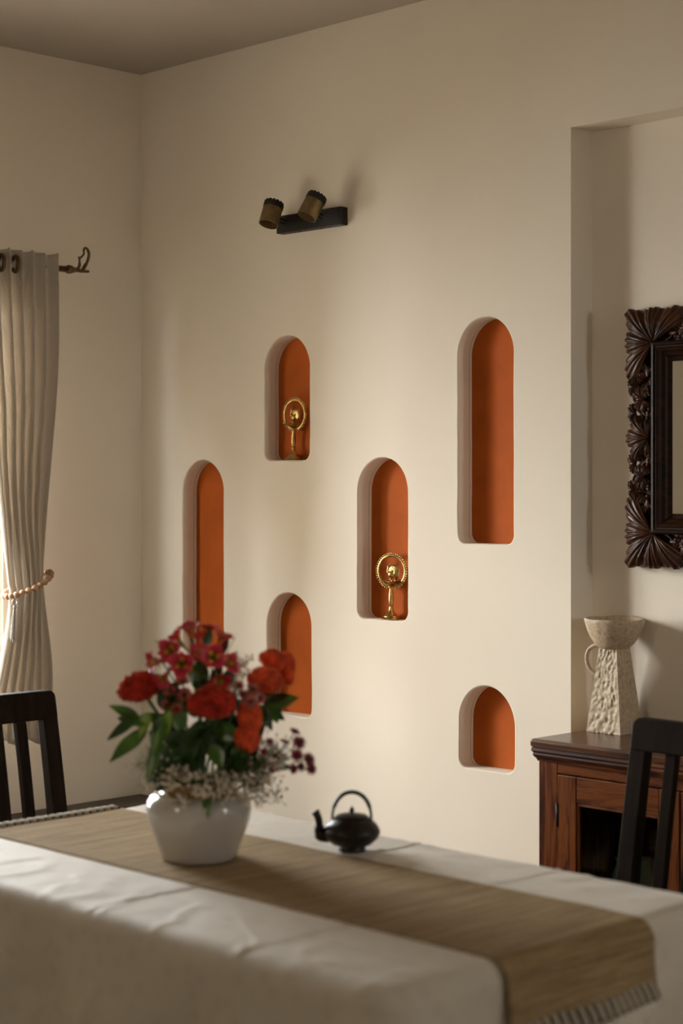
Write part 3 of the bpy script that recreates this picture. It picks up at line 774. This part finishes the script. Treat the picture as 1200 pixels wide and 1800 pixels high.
# daisy-like chrysanthemum sprays
def daisy_mesh(m, r, seed):
    rnd = random.Random(seed); b = MB()
    for ring, (n, rr, tilt) in enumerate(((15, 1.0, .18), (13, .78, .5), (9, .5, .85))):
        for k in range(n):
            a = 2*math.pi*(k+.5*ring)/n + rnd.uniform(-.1, .1); d = Vector((math.cos(a), math.sin(a), tilt+rnd.uniform(-.08, .08)))
            P, _ = leaf_grid((0, 0, 0), d, r*rr, r*.13, .05, None, 4, .3); b.grid(P)
    me = b.mesh('blossom'); me.materials.append(m); return me
mum_a, mum_b = daisy_mesh(M['mum'], .0165, 1), daisy_mesh(M['mum_d'], .0165, 2)
eye = MB().sphere((0,0,.002), .0042, 10, 6, (1, 1, .7)).mesh('eye'); eye.materials.append(M['mum_eye'])
def mums(label, pts, me_, seed):
    t = thing('chrysanthemum_spray', label, 'flower', V, 0, 'flowers in the white jar'); rnd = random.Random(seed)
    es = [bq(f[:3]) for f in pts]; hub = sum(es, Vector())/len(es); hub = Vector((hub.x*.72, hub.y*.72, hub.z-.035))
    s = MB(); s.tube(stem_path(hub), .0025, 6)
    for e in es: s.tube(curve_pts([hub, hub.lerp(e, .55)+Vector((0,0,.003)), e], 4), .0013, 5)
    s.build('stem', M['stem'], t)
    for f, e in zip(pts, es):
        d = (e-hub).normalized()*.6 + Bv*(f[4] if len(f) > 4 else .7) + Vector((0,0,.15)); sc = f[3]
        mt = Matrix.Translation(e) @ d.to_track_quat('Z', 'Y').to_matrix().to_4x4() @ Matrix.Rotation(rnd.uniform(0, 6), 4, 'Z') @ Matrix.Scale(sc, 4)
        o = put('blossom', me_, None, t); o.matrix_local = mt
        o2 = put('eye', eye, None, o)
    for k in range(4):
        e = es[k % len(es)]; a = rnd.uniform(0, 6.28); leaf('leaf', M['petal_g'], t, hub.lerp(e, .4), Vector((math.cos(a), math.sin(a), .1)), .035, .008, -.3)
    return t
mums('dusty pink daisy spray between the two crimson celosia blooms', [(*(-0.026, 0.07, 0.361), .95), (*(-0.051, 0.06, 0.34), .95), (*(-0.021, 0.09, 0.335), 1.05), (*(-0.036, 0.085, 0.308), .85), (*(-0.061, 0.05, 0.31), .8)], mum_a, 1)
mums('dusty pink daisy spray in front of the scarlet celosia on the right', [(*(0.111, 0.085, 0.345), 1.0), (*(0.092, 0.07, 0.333), .85), (*(0.108, 0.1, 0.323), .95), (*(0.125, 0.07, 0.326), .8), (*(0.083, 0.05, 0.347), .75)], mum_a, 2)
mums('maroon daisy spray reaching out low on the right over the table', [(*(0.191, 0.03, 0.254), .8, .2), (*(0.199, 0.05, 0.236), 1.0), (*(0.195, 0.05, 0.212), 1.0), (*(0.218, 0.04, 0.201), 1.0, .5), (*(0.223, 0.05, 0.185), .85), (*(0.188, 0.05, 0.185), .75, .3), (*(0.171, 0.02, 0.232), .8, .2), (*(0.203, 0.02, 0.184), .7)], mum_b, 3)
mums('small maroon daisy spray low among the white sprays at right', [(*(0.143, 0.05, 0.238), .6), (*(0.148, 0.06, 0.186), .6), (*(0.132, 0.08, 0.223), .6), (*(0.156, 0.03, 0.206), .7)], mum_b, 4)
# leafy sprigs
def sprig(label, tip, leaves, m, seed):
    t = thing('foliage_sprig', label, 'foliage', V, 0, 'foliage in the white jar'); e = bq(tip)
    MB().tube(stem_path(e), .0022, 6).build('stem', M['stem'], t)
    for (a, b_, wd, *rest) in leaves:
        p0, p1 = bq(a), bq(b_); leaf('leaf', rest[0] if rest else m, t, p0, p1-p0, (p1-p0).length, wd, rest[1] if len(rest) > 1 else 0, Bv*.8+Zv*.6 if len(rest) < 3 else rest[2], .25, rest[3] if len(rest) > 3 else 0)
    return t
G, Dk, Lm = M['petal_g'], M['leaf_dark'], M['lime']
sprig('long glossy leaves drooping furthest to the left of the jar', (-0.095, 0.04, 0.258), [((-0.1, 0.04, 0.262), (-0.171, 0.06, 0.204), .016, Dk, -.05), ((-0.107, 0.06, 0.255), (-0.162, 0.1, 0.215), .017, G, -.03), ((-0.123, 0.03, 0.283), (-0.177, 0.05, 0.241), .012, Dk, .0), ((-0.115, 0.04, 0.284), (-0.173, 0.05, 0.31), .013, G, .0), ((-0.12, 0.02, 0.275), (-0.163, 0.0, 0.279), .012, Dk)], Dk, 1)
sprig('leaf pointing straight down over the left shoulder of the jar', (-0.071, 0.08, 0.247), [((-0.068, 0.085, 0.259), (-0.093, 0.1, 0.162), .015, G, 0, Vector((.3, -.9, .2))), ((-0.067, 0.08, 0.292), (-0.083, 0.09, 0.215), .016, G, 0, Vector((.3, -.9, .2))), ((-0.093, 0.06, 0.298), (-0.112, 0.07, 0.246), .014, Lm, 0, Vector((.3, -.9, .2))), ((-0.083, 0.05, 0.29), (-0.125, 0.07, 0.272), .013, G), ((-0.049, 0.08, 0.303), (-0.074, 0.09, 0.232), .015, Lm, 0, Vector((.3, -.9, .2)))], G, 2)
sprig('broad leaf pointing right across the lower left niche', (0.137, 0.02, 0.312), [((0.128, 0.02, 0.309), (0.2, 0.0, 0.316), .017, G, .05), ((0.134, 0.0, 0.298), (0.171, 0.0, 0.279), .015, Dk, -.1), ((0.137, 0.0, 0.306), (0.158, 0.02, 0.275), .014, G, -.1), ((0.121, 0.03, 0.308), (0.147, 0.03, 0.263), .014, Dk, -.1), ((0.137, 0.02, 0.315), (0.186, 0.05, 0.33), .012, Dk)], G, 3)
mid = []
rnd = random.Random(5)
for k in range(64):
    r0 = rnd.uniform(-.075, .115); z0 = rnd.uniform(.185, .325); b0 = rnd.uniform(-.03, .07)
    a = rnd.uniform(-.7, .7) + (1 if r0 > .01 else -1)*.6; ln = rnd.uniform(.045, .075); sg = rnd.choice((1, 1, -1))
    nv = Bv + Zv*rnd.uniform(-.1, .7) + Rv*rnd.uniform(-.5, .5)
    mid.append(((r0*.8, b0, z0-.02), (r0*.8+ln*math.sin(a), b0+rnd.uniform(-.01, .03), z0-.02+ln*math.cos(a)*sg), rnd.uniform(.014, .023), Dk if rnd.random() < .8 else G, 0, nv))
sprig('dense dark leaves filling the middle of the bouquet', (0, .02, .27), mid[:32], Dk, 4)
sprig('dark leaves low in the bouquet just above the jar mouth', (.03, .0, .24), mid[32:], Dk, 5)
sprig('small green leaves behind the crimson trumpet flowers', (.01, -.02, .40), [((0.014, 0.03, 0.353), (-0.002, 0.04, 0.41), .014, G), ((-0.009, 0.03, 0.358), (-0.018, 0.05, 0.411), .010, Lm), ((0.028, 0.04, 0.348), (0.051, 0.05, 0.394), .013, Dk), ((0.011, 0.06, 0.339), (-0.008, 0.06, 0.378), .014, G), ((0.016, 0.03, 0.426), (0.027, 0.03, 0.46), .010, Dk), ((0.04, 0.0, 0.406), (0.059, 0.0, 0.446), .012, M['bud']), ((-0.0, 0.06, 0.328), (0.022, 0.06, 0.367), .014, Dk), ((0.055, 0.05, 0.349), (0.071, 0.04, 0.387), .013, Dk), ((0.06, 0.05, 0.31), (0.078, 0.06, 0.339), .012, G)], G, 6)
sprig('small leaf hanging down over the front of the jar neck', (0.024, 0.085, 0.148), [((0.023, 0.09, 0.155), (0.026, 0.107, 0.097), .010, G, 0, Vector((.3, -.9, .2))), ((0.023, 0.09, 0.143), (0.015, 0.102, 0.112), .006, Dk, 0, Vector((.3, -.9, .2)))], G, 7)
# gypsophila clouds
def gyp(label, centre, rad, n, seed, hang=0.):
    t = thing('gypsophila_spray', label, 'flower', V, 0, 'flowers in the white jar'); rnd = random.Random(seed)
    c = bq(centre); s = MB(); bl = MB(); hub = Vector((c.x*.55, c.y*.55, max(.165, c.z*.75)))
    s.tube(stem_path(hub, n=5), .0018, 5)
    subs = [c + Vector((rnd.gauss(0, rad[0]*.55), rnd.gauss(0, rad[0]*.55), rnd.gauss(0, rad[1]*.55))) for _ in range(max(4, n//14))]
    for q in subs: s.tube(curve_pts([hub, hub.lerp(q, .5)+Vector((0,0,.012)), q], 4), .0009, 4)
    for k in range(n):
        q = rnd.choice(subs); e = q + Vector((rnd.gauss(0, rad[0]*.38), rnd.gauss(0, rad[0]*.38), rnd.gauss(0, rad[1]*.38)))
        dz = e - V*0
        h_ = math.hypot(e.x, e.y)
        if e.z < .165 and h_ < .108:
            if e.z > .10 and h_ > .04: e = Vector((e.x*.112/h_, e.y*.112/h_, e.z))
            else: e = Vector((e.x, e.y, .165+rnd.uniform(0, .02)))
        s.tube([q, e], .0005, 3); bl.sphere(e, rnd.uniform(.0022, .0042), 6, 4)
    s.build('stems', M['gyp_stem'], t)
    o = bl.build('blossoms', M['gyp'], t); o['kind'] = 'stuff'
    return t
gyp('cream gypsophila hanging over the left shoulder of the jar', (-0.087, 0.05, 0.193), (.028, .034), 190, 1)
gyp('cream gypsophila cloud over the front of the ochre neck', (-0.027, 0.075, 0.178), (.032, .022), 170, 2)
gyp('cream gypsophila just right of centre above the jar mouth', (0.046, 0.08, 0.169), (.034, .024), 160, 3)
gyp('wispy gypsophila hanging low over the right side of the jar', (0.112, 0.04, 0.161), (.036, .030), 230, 4)
gyp('wispy gypsophila between the scarlet plume and maroon daisies', (0.142, 0.03, 0.206), (.030, .028), 170, 5)
gyp('faint gypsophila standing high behind the scarlet celosia', (0.076, -0.03, 0.363), (.024, .026), 110, 6)

# ================================================================== TEAPOT
tp = thing('teapot', 'small black cast iron teapot with an arched handle on the tablecloth', 'teapot', (-2.553, 2.562, .7592), math.atan2(-.70997, -.7042))
# local +x points along the spout (towards image left), local z up
MB().lathe([(.0, .002), (.024, .002), (.028, .0), (.0285, .006), (.027, .009), (.040, .014), (.053, .026), (.0585, .037), (.0575, .043), (.050, .055), (.040, .063), (.036, .066), (.033, .067), (.0, .067)], 56).build('body', M['iron'], tp, auto=60)
lid = MB().lathe([(.0345, .066), (.0350, .069), (.030, .0725), (.015, .0755), (.006, .0765), (.0, .0768)], 40).build('lid', M['iron'], tp, auto=60)
MB().lathe([(.0035, .0765), (.0045, .079), (.0058, .082), (.004, .086), (.0018, .090), (.0, .0915)], 16).build('knob', M['iron'], lid)
so = MB(); so.tube(curve_pts([(.044, 0, .031), (.058, 0, .030), (.066, 0, .036), (.066, 0, .050), (.067, 0, .062), (.071, 0, .073), (.075, 0, .080)], 5), [.014]*4+[.0130]*6+[.0098]*6+[.0078]*6+[.0078]*5+[.0085]*4, 14); so.build('spout', M['iron'], tp)
hp = [(.0395*math.cos(a), 0, .063+.056*math.sin(a)**.85) for a in [math.pi*k/28 for k in range(29)]]
MB().tube([(.0385, 0, .054)] + hp + [(-.0385, 0, .054)], [.0028]*5+[.0042]*21+[.0028]*5, 10).build('handle', M['iron'], tp)
for sx in (-1, 1):
    lug = MB(); lug.tube([(sx*.0385+.006*math.cos(a)*.8, 0, .056+.006*math.sin(a)) for a in [2*math.pi*k/14 for k in range(14)]], .0022, 6, True); lug.build('handle_lug', M['iron'], tp)

# ================================================================== CHAIRS
def yb(z): return .200 + .085*((max(z, .42)-.42)/.53)**1.25
def make_chair(label, loc, rz):
    t = thing('dining_chair', label, 'chair', loc, rz, 'dark slat-back dining chairs')
    wm = M['chair']
    for s in (-1, 1):
        MB().sweep([(s*.2025, .235, 0), (s*.2025, .210, .2)] + [(s*.2025, yb(z), z) for z in (.42, .52, .62, .72, .80, .885)], [.045]*8, [.032, .036, .040, .038, .036, .034, .033, .032]).build('stile', wm, t, bevel=.003)
        MB().sweep([(s*.1975, -.19, 0), (s*.1975, -.19, .43)], [.034, .042], [.034, .042]).build('leg', wm, t, bevel=.003)
        MB().box((s*.1975-.012, -.17, .36), (s*.1975+.012, .20, .42)).build('seat_rail', wm, t, bevel=.002)
        MB().box((s*.1975-.010, -.17, .17), (s*.1975+.010, .20, .20)).build('stretcher', wm, t, bevel=.002)
    MB().box((-.19, -.205, .36), (.19, -.18, .42)).build('seat_rail', wm, t, bevel=.002)
    MB().box((-.18, .19, .36), (.18, .215, .42)).build('seat_rail', wm, t, bevel=.002)
    MB().box((-.225, -.225, .425), (.225, .185, .455)).build('seat', wm, t, bevel=.006)
    # crest rail: rounded upper corners, leaning with the back
    r = MB(); z0, z1, rc_ = .8765, .952, .018; o = []
    o += [(-.225, z0), (.225, z0)]
    o += [(.225-rc_+rc_*math.cos(a), z1-rc_+rc_*math.sin(a)) for a in [math.pi/2*k/6 for k in range(7)]]
    o += [(-.225+rc_+rc_*math.cos(a), z1-rc_+rc_*math.sin(a)) for a in [math.pi/2+math.pi/2*k/6 for k in range(7)]]
    n = len(o); v = [(x, yb(z)-.019, z) for x, z in o] + [(x, yb(z)+.017, z) for x, z in o]
    r.add(v, [tuple(range(n)), tuple(reversed(range(n, 2*n)))] + [(k, n+k, n+(k+1) % n, (k+1) % n) for k in range(n)])
    r.build('crest_rail', wm, t, bevel=.005)
    for k in range(4):
        x = lerp(-.1125, .1125, k/3)
        MB().sweep([(x, yb(z), z) for z in (.50, .58, .66, .74, .82, .885)], .030, .020).build('slat', wm, t, bevel=.002)
    MB().sweep([(-.19, yb(.50), .50), (.19, yb(.50), .50)], .024, .045, (0, 1, .15)).build('lower_rail', wm, t, bevel=.002)
    return t
make_chair('dark brown slat-back dining chair in front of the curtain at the left', (-3.675, 2.600, 0), R(90))
make_chair('dark brown slat-back dining chair in front of the glazed cabinet at the right', (-2.281, 3.190, 0), 0)

# ================================================================== CABINET
KX, KY = -2.62, 3.985
cb = thing('glazed_cabinet', 'reddish brown sheesham cabinet with moulded top and glass doors in the recess', 'cabinet', (KX, KY, 0))
x0, x1, yf, ybk = -3.082-KX, -2.158-KX, 3.820-KY, 4.150-KY
SV, SHh, ST = M['sheesham_v'], M['sheesham_h'], M['sheesham_top']
def kbox(name, lo, hi, m, p=cb, bv=.002): return MB().box(lo, hi).build(name, m, p, bevel=bv)
tpb = MB(); tz0, tz1 = .786, .810
MB().box((x0-.012, yf-.027, tz0), (x1+.012, ybk+.002, tz1)).build('top', ST, cb, bevel=.008)
pr = [(.018, .7855), (.020, .777), (.014, .771), (.016, .766), (.012, .760), (.006, .754), (.004, .748), (-.004, .748)]
for a in range(1):
    mo = MB(); P = []
    for (o_, z) in [(-.004, .7855)] + pr:
        P.append([(x0-o_*.6, ybk-.01, z), (x0-o_*.6, yf-o_, z), (x1+o_*.6, yf-o_, z), (x1+o_*.6, ybk-.01, z)])
    mo.grid(P).build('cornice_moulding', SHh, cb, smooth=False)
kbox('side_panel', (x0+.002, yf+.022, .09), (x0+.022, ybk-.002, .786), SV); kbox('side_panel', (x1-.022, yf+.022, .09), (x1-.002, ybk-.002, .786), SV)
kbox('back_panel', (x0+.022, ybk-.012, .09), (x1-.022, ybk-.002, .786), ST); kbox('bottom_panel', (x0+.022, yf+.022, .095), (x1-.022, ybk-.012, .117), ST)
kbox('shelf', (x0+.024, yf+.05, .360), (x1-.024, ybk-.014, .378), ST)
kbox('face_stile', (x0, yf, 0), (-3.0185-KX, yf+.022, .7475), SV); kbox('face_stile', (x1-.063, yf, 0), (x1, yf+.022, .7475), SV)
kbox('face_rail', (-3.0185-KX, yf+.001, .7205), (x1-.063, yf+.021, .7475), SHh); kbox('face_rail', (-3.0185-KX, yf+.001, .075), (x1-.063, yf+.021, .120), SHh)
for s in (x0+.002, x1-.042): kbox('back_leg', (s, ybk-.045, 0), (s+.04, ybk-.005, .09), SV)
def door(xa, xb, hinge_left):
    f = yf-.004
    d = MB(); d.box((xa, f, .123), (xa+.064, f+.020, .718)).build('door', SV, cb, bevel=.003)
    dr = [o for o in cb.children if o.name.startswith('door')][-1]
    kbox('door_stile', (xb-.064, f, .123), (xb, f+.020, .718), SV, dr, .003)
    kbox('door_rail', (xa+.064, f+.0015, .646), (xb-.064, f+.020, .718), SHh, dr, .003)
    kbox('door_rail', (xa+.064, f+.0015, .123), (xb-.064, f+.020, .195), SHh, dr, .003)
    for lo, hi, m in (((xa+.064, f+.004, .195), (xa+.071, f+.018, .646), SV), ((xb-.071, f+.004, .195), (xb-.064, f+.018, .646), SV), ((xa+.071, f+.004, .639), (xb-.071, f+.018, .646), SHh), ((xa+.071, f+.004, .195), (xb-.071, f+.018, .202), SHh)):
        kbox('glazing_bead', lo, hi, m, dr, .002)
    MB().box((xa+.0715, f+.010, .2025), (xb-.0715, f+.013, .6385)).build('pane', M['cab_pane'], dr, smooth=False)
    hx_ = xa if hinge_left else xb
    for z in (.575, .22): MB().lathe([(.0, 0), (.0045, .001), (.0045, .064), (.0, .065)], 10, (hx_-.0005, f+.001, z)).build('hinge', M['black'], dr)
    kn = xb-.02 if hinge_left else xa+.02
    MB().lathe([(.004, .0), (.004, .012), (.011, .018), (.011, .024), (.006, .029), (.0, .030)], 18, (kn, f, .44), (0, -1, 0)).build('knob', M['bronze'], dr)
door(-3.0155-KX, -2.6195-KX, True); door(-2.6165-KX, x1-.065, False)
def jug(name, label, loc, h, r, handle):
    t = thing(name, label, 'glassware', loc, 0, 'glassware inside the cabinet')
    MB().lathe([(.0, .002), (r*.7, 0), (r*.82, h*.02), (r, h*.25), (r*.95, h*.5), (r*.62, h*.78), (r*.60, h*.9), (r*.74, h), (r*.70, h*.995), (r*.56, h*.9), (r*.58, h*.78), (r*.9, h*.5), (r*.94, h*.25), (r*.78, h*.05), (.0, h*.04)], 36).build('vessel', M['glassware'], t)
    if handle: MB().tube(curve_pts([(-r*.62, 0, h*.88), (-r*1.25, 0, h*.86), (-r*1.35, 0, h*.55), (-r*.97, 0, h*.36)], 6), .005, 8).build('handle', M['glassware'], t)
    return t
jug('glass_jug', 'greenish glass jug with a looped handle behind the cabinet door', (-2.655, 3.97, .379), .165, .052, True)
jug('glass_carafe', 'small glass carafe on the shelf behind the left cabinet door', (-2.84, 3.97, .379), .115, .030, False)
jug('glass_tumbler', 'glass tumbler on the shelf at the left inside the cabinet', (-2.93, 4.00, .379), .10, .034, False)

# ================================================================== PEDESTAL VASE
pv = thing('pedestal_vase', 'rough cream ceramic vase with tapering square stem, bowl top and ring handle', 'vase', (-3.010, 4.067, .8105))
def sq_row(hx_, hy_, z, n=26, amp=0., rough=0.):
    out = []
    cs = [(-hx_,-hy_), (hx_,-hy_), (hx_,hy_), (-hx_,hy_)]; nn = [(0,-1), (1,0), (0,1), (-1,0)]
    for k in range(4):
        a, b = cs[k], cs[(k+1) % 4]
        for i in range(n):
            t = i/n; x, y = lerp(a[0], b[0], t), lerp(a[1], b[1], t)
            e = min(t, 1-t)*2; q = Vector((x*110, y*110, z*80))
            am = .0030 if k == 0 else .0009
            d = am*(noise.noise(q) + .6*noise.noise(q*2.1))*sstep(0, .25, e) + .0008*noise.noise(q*1.5)
            if k == 0: d += -.0045*max(0, .22-abs(noise.noise(Vector((x*75, 3, z*34)))))*sstep(0, .3, e)*3
            out.append((x+nn[k][0]*d, y+nn[k][1]*d, z))
    return out
rows = []
for j in range(61):
    v = j/60; z = .242*v
    rows.append(sq_row(lerp(.0590, .0295, v), lerp(.0530, .0310, v), z))
b = MB().grid(rows, True); n4 = 26*4; b.f.append(tuple(reversed(range(n4)))); b.f.append(tuple(60*n4+i for i in range(n4)))
b.build('stem', M['ceramic'], pv, auto=60)
rows = []
bp_ = [(.030, .232), (.042, .236), (.055, .248), (.066, .264), (.075, .283), (.082, .303), (.0865, .3165), (.0855, .3185), (.0825, .317), (.077, .302), (.068, .282), (.056, .266), (.040, .258), (.001, .255)]
for k, (r, z) in enumerate(bp_):
    row = []
    for i in range(72):
        a = 2*math.pi*i/72; q = Vector((math.cos(a)*2, math.sin(a)*2, z*12))
        rr_ = r*(1+.035*noise.noise(q)+.02*noise.noise(q*3)+.012*noise.noise(q*7)); zz = z + (.0045*noise.noise(Vector((math.cos(a)*1.6, math.sin(a)*1.6, 2))) if k in (5, 6, 7, 8) else 0)
        row.append((rr_*math.cos(a), rr_*math.sin(a), zz))
    rows.append(row)
b = MB().grid(rows, True); b.f.append(tuple(reversed(range(72)))); b.build('bowl', M['ceramic'], pv)
hpts = curve_pts([(-.034, -.008, .236), (-.056, -.012, .240), (-.077, -.016, .226), (-.084, -.018, .200), (-.074, -.016, .172), (-.052, -.012, .158), (-.038, -.008, .160)], 7)
MB().tube(hpts, [.0058+.0008*noise.noise((k*.7, 1, 2)) for k in range(len(hpts))], 12).build('handle', M['ceramic'], pv)

# ================================================================== CARVED MIRROR
MX0, MX1, MZ0, MZ1 = -3.014, -2.414, 1.272, 2.000
mw, mh = (MX1-MX0)/2, (MZ1-MZ0)/2
mr = thing('carved_mirror', 'rectangular wall mirror in a carved dark wood frame of vine leaves and grapes', 'mirror', ((MX0+MX1)/2, YB-.0005, (MZ0+MZ1)/2))
FB = .100                                  # width of the carved band
iw, ih = mw-FB, mh-FB
MB().box((-iw+.01, -.022, -ih+.01), (iw-.01, -.016, ih-.01)).build('mirror_glass', M['mirror'], mr, smooth=False)
def mitre(name, m, prof, hx_, hz_, p):     # prof: (inset towards glass, y)
    for k in range(4):
        a = MB(); P = []
        for (ins, y) in prof:
            X, Z = hx_-ins, hz_-ins
            c = [(-X, Z), (X, Z), (X, -Z), (-X, -Z)]; q = [c[k], c[(k+1) % 4]]
            P.append([(q[0][0], y, q[0][1]), (q[1][0], y, q[1][1])])
        a.grid(P).build(name, m, p, smooth=False)
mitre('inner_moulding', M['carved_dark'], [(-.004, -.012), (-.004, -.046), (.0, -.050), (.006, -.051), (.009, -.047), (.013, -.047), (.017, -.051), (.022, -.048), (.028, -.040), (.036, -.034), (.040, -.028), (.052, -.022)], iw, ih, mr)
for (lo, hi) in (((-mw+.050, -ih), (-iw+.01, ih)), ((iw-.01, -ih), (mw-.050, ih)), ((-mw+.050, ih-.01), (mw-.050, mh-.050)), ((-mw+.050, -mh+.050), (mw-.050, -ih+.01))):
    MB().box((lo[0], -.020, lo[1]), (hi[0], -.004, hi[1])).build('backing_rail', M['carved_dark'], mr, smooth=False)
def carved_leaf(base, ang, spread, rfun, h, lobes, seed, y0=-.030, nr=16, na=150):
    """leaf relief fanning out from base; ang = central direction, rfun(angle)->reach"""
    P = []
    for i in range(nr+1):
        f = i/nr; row = []
        for j in range(na+1):
            u = j/na; a = ang - spread/2 + spread*u
            lob = abs(math.sin(math.pi*lobes*u))             # 0 at cuts, 1 on lobe axis
            ser = .075*abs(((u*lobes*4) % 1)-.5)*2
            reach = rfun(a)*(lerp(.86, 1.04, lob**.4) - ser)
            r = reach*f
            ridge = .5+.5*math.cos(2*math.pi*lobes*5*u)
            vein = math.exp(-(((u*lobes) % 1)-.5)**2/.004)
            hh_ = h*(math.sin(math.pi*min(1, f*.86+.12))**.7)*(.45+.55*lob**.6) + .0030*ridge*sstep(.15, .5, f) - .004*vein*(1-f*.5)*sstep(0, .2, f)
            hh_ += .0018*noise.noise((r*90, a*6, seed))
            row.append((base[0]+r*math.cos(a), y0 - hh_, base[1]+r*math.sin(a)))
        P.append(row)
    P.append([(p[0], y0+.016, p[2]) for p in P[-1]])
    o = MB().grid(P).build('carved_leaf', M['carved'], mr); return o
def corner_reach(bx, bz, sx, sz):
    def f(a):
        c, s = math.cos(a), math.sin(a); best = .150
        if c*sx > 1e-3: best = min(best, (mw - bx*sx)/abs(c))
        if s*sz > 1e-3: best = min(best, (mh - bz*sz)/abs(s))
        return min(best, .128 if (c*sx < .35 or s*sz < .35) else .142)
    return f
for sx in (-1, 1):
    for sz in (-1, 1):
        bx, bz = sx*(iw+.002), sz*(ih+.002)
        carved_leaf((bx, bz), math.atan2(sz, sx), R(212), corner_reach(bx, bz, sx, sz), .020, 5, sx+2*sz)
def grapes(cx, cz, seed, n=10):
    rnd = random.Random(seed); g = MB()
    for k in range(n):
        a = rnd.uniform(0, 6.28); r = .013*math.sqrt(rnd.random())
        g.sphere((cx+r*math.cos(a), -.028-rnd.uniform(0, .010), cz+r*math.sin(a)*1.25), .0058, 8, 6)
    g.build('grape_cluster', M['carved'], mr)
def vine(pts, r=.0046): 
    p = curve_pts([(x, y, z) for x, y, z in pts], 7); n = len(p)
    MB().tube(p, [r*lerp(1.1, .7, abs(k/n-.5)*2) for k in range(n)], 8).build('vine', M['carved'], mr)
def bud(x, z, ang, ln, wd):
    P, _ = leaf_grid((x, -.026, z), (math.cos(ang), -.12, math.sin(ang)), ln, wd, 0, (0, -1, 0), 8, -.55); MB().grid(P).build('carved_bud', M['carved'], mr, solid=.006)
def band(cx, cz, ux, uz, ox, oz, L, seed):
    """run of vine along a side: u = along, o = outwards from the glass; cx,cz centre of band"""
    def pt(u, o, y=-.026): return (cx+ux*u+ox*o, y, cz+uz*u+oz*o)
    rnd = random.Random(seed); oa = math.atan2(oz, ox); ua = math.atan2(uz, ux)
    def lf(u, o, ang, spread, R0, h, lobes):
        c = pt(u, o); carved_leaf((c[0], c[2]), ang, spread, lambda a: R0*(1+.12*math.sin(a*3+seed)), h, lobes, seed+u*9, y0=-.026, nr=10, na=90)
    H = L/2
    # main central leaf fanning outwards from the moulding
    c = pt(0, -.030); carved_leaf((c[0], c[2]), oa, R(230), lambda a: .080 if math.cos(a-oa) > .55 else .058, .020, 5, seed, y0=-.026, nr=12, na=120)
    for s in (-1, 1):
        # S-shaped vine from the corner leaf to the centre
        vine([pt(s*H*.98, -.044), pt(s*H*.86, -.030), pt(s*H*.72, .008), pt(s*H*.56, .028), pt(s*H*.42, .014), pt(s*H*.30, -.014), pt(s*H*.20, -.036)])
        vine([pt(s*H*.80, -.012), pt(s*H*.88, .012), pt(s*H*.80, .034), pt(s*H*.66, .036)], .0042)
        vine([pt(s*H*.40, .012), pt(s*H*.30, .030), pt(s*H*.22, .038)], .004)
        lf(s*H*.50, -.010, oa, R(310), .038, .014, 4)
        lf(s*H*.84, .010, oa+(s*.9 if (ox*uz-oz*ux) < 0 else -s*.9), R(250), .034, .012, 3)
        lf(s*H*.66, .020, oa-(s*.7 if (ox*uz-oz*ux) < 0 else -s*.7), R(220), .028, .010, 3)
        lf(s*H*.32, .016, oa+(s*.6 if (ox*uz-oz*ux) < 0 else -s*.6), R(220), .030, .010, 3)
        grapes(*(lambda q: (q[0], q[2]))(pt(s*H*.70, -.036)), seed+3)
        grapes(*(lambda q: (q[0], q[2]))(pt(s*H*.30, -.036)), seed+4)
        grapes(*(lambda q: (q[0], q[2]))(pt(s*H*.62, -.030)), seed+5, 7)
        for (u, o, a, l, wd) in ((.90, .024, oa+s*.9, .034, .009), (.82, .034, oa+s*.3, .026, .008), (.74, .030, oa-s*.6, .032, .009), (.66, .026, oa-s*1.0, .034, .008), (.34, .030, oa+s*.5, .030, .009), (.28, .028, oa+s*1.1, .034, .010), (.24, .020, oa-s*.3, .030, .009), (.92, -.010, oa+s*1.6, .030, .008), (.56, .014, oa-s*.2, .030, .009), (.44, .010, oa+s*.4, .034, .010), (.82, -.006, oa-s*1.4, .034, .009), (.36, -.008, oa+s*2.0, .030, .009)):
            q = pt(s*H*u, o-.012); aa = a if (ox*uz-oz*ux) < 0 else 2*oa-a; bud(q[0], q[2], aa, l, wd)
hl = FB/2
band(-mw+hl, 0, 0, 1, -1, 0, 2*ih-.09, 1); band(mw-hl, 0, 0, 1, 1, 0, 2*ih-.09, 2)
band(0, mh-hl, 1, 0, 0, 1, 2*iw-.06, 3); band(0, -mh+hl, 1, 0, 0, -1, 2*iw-.06, 4)
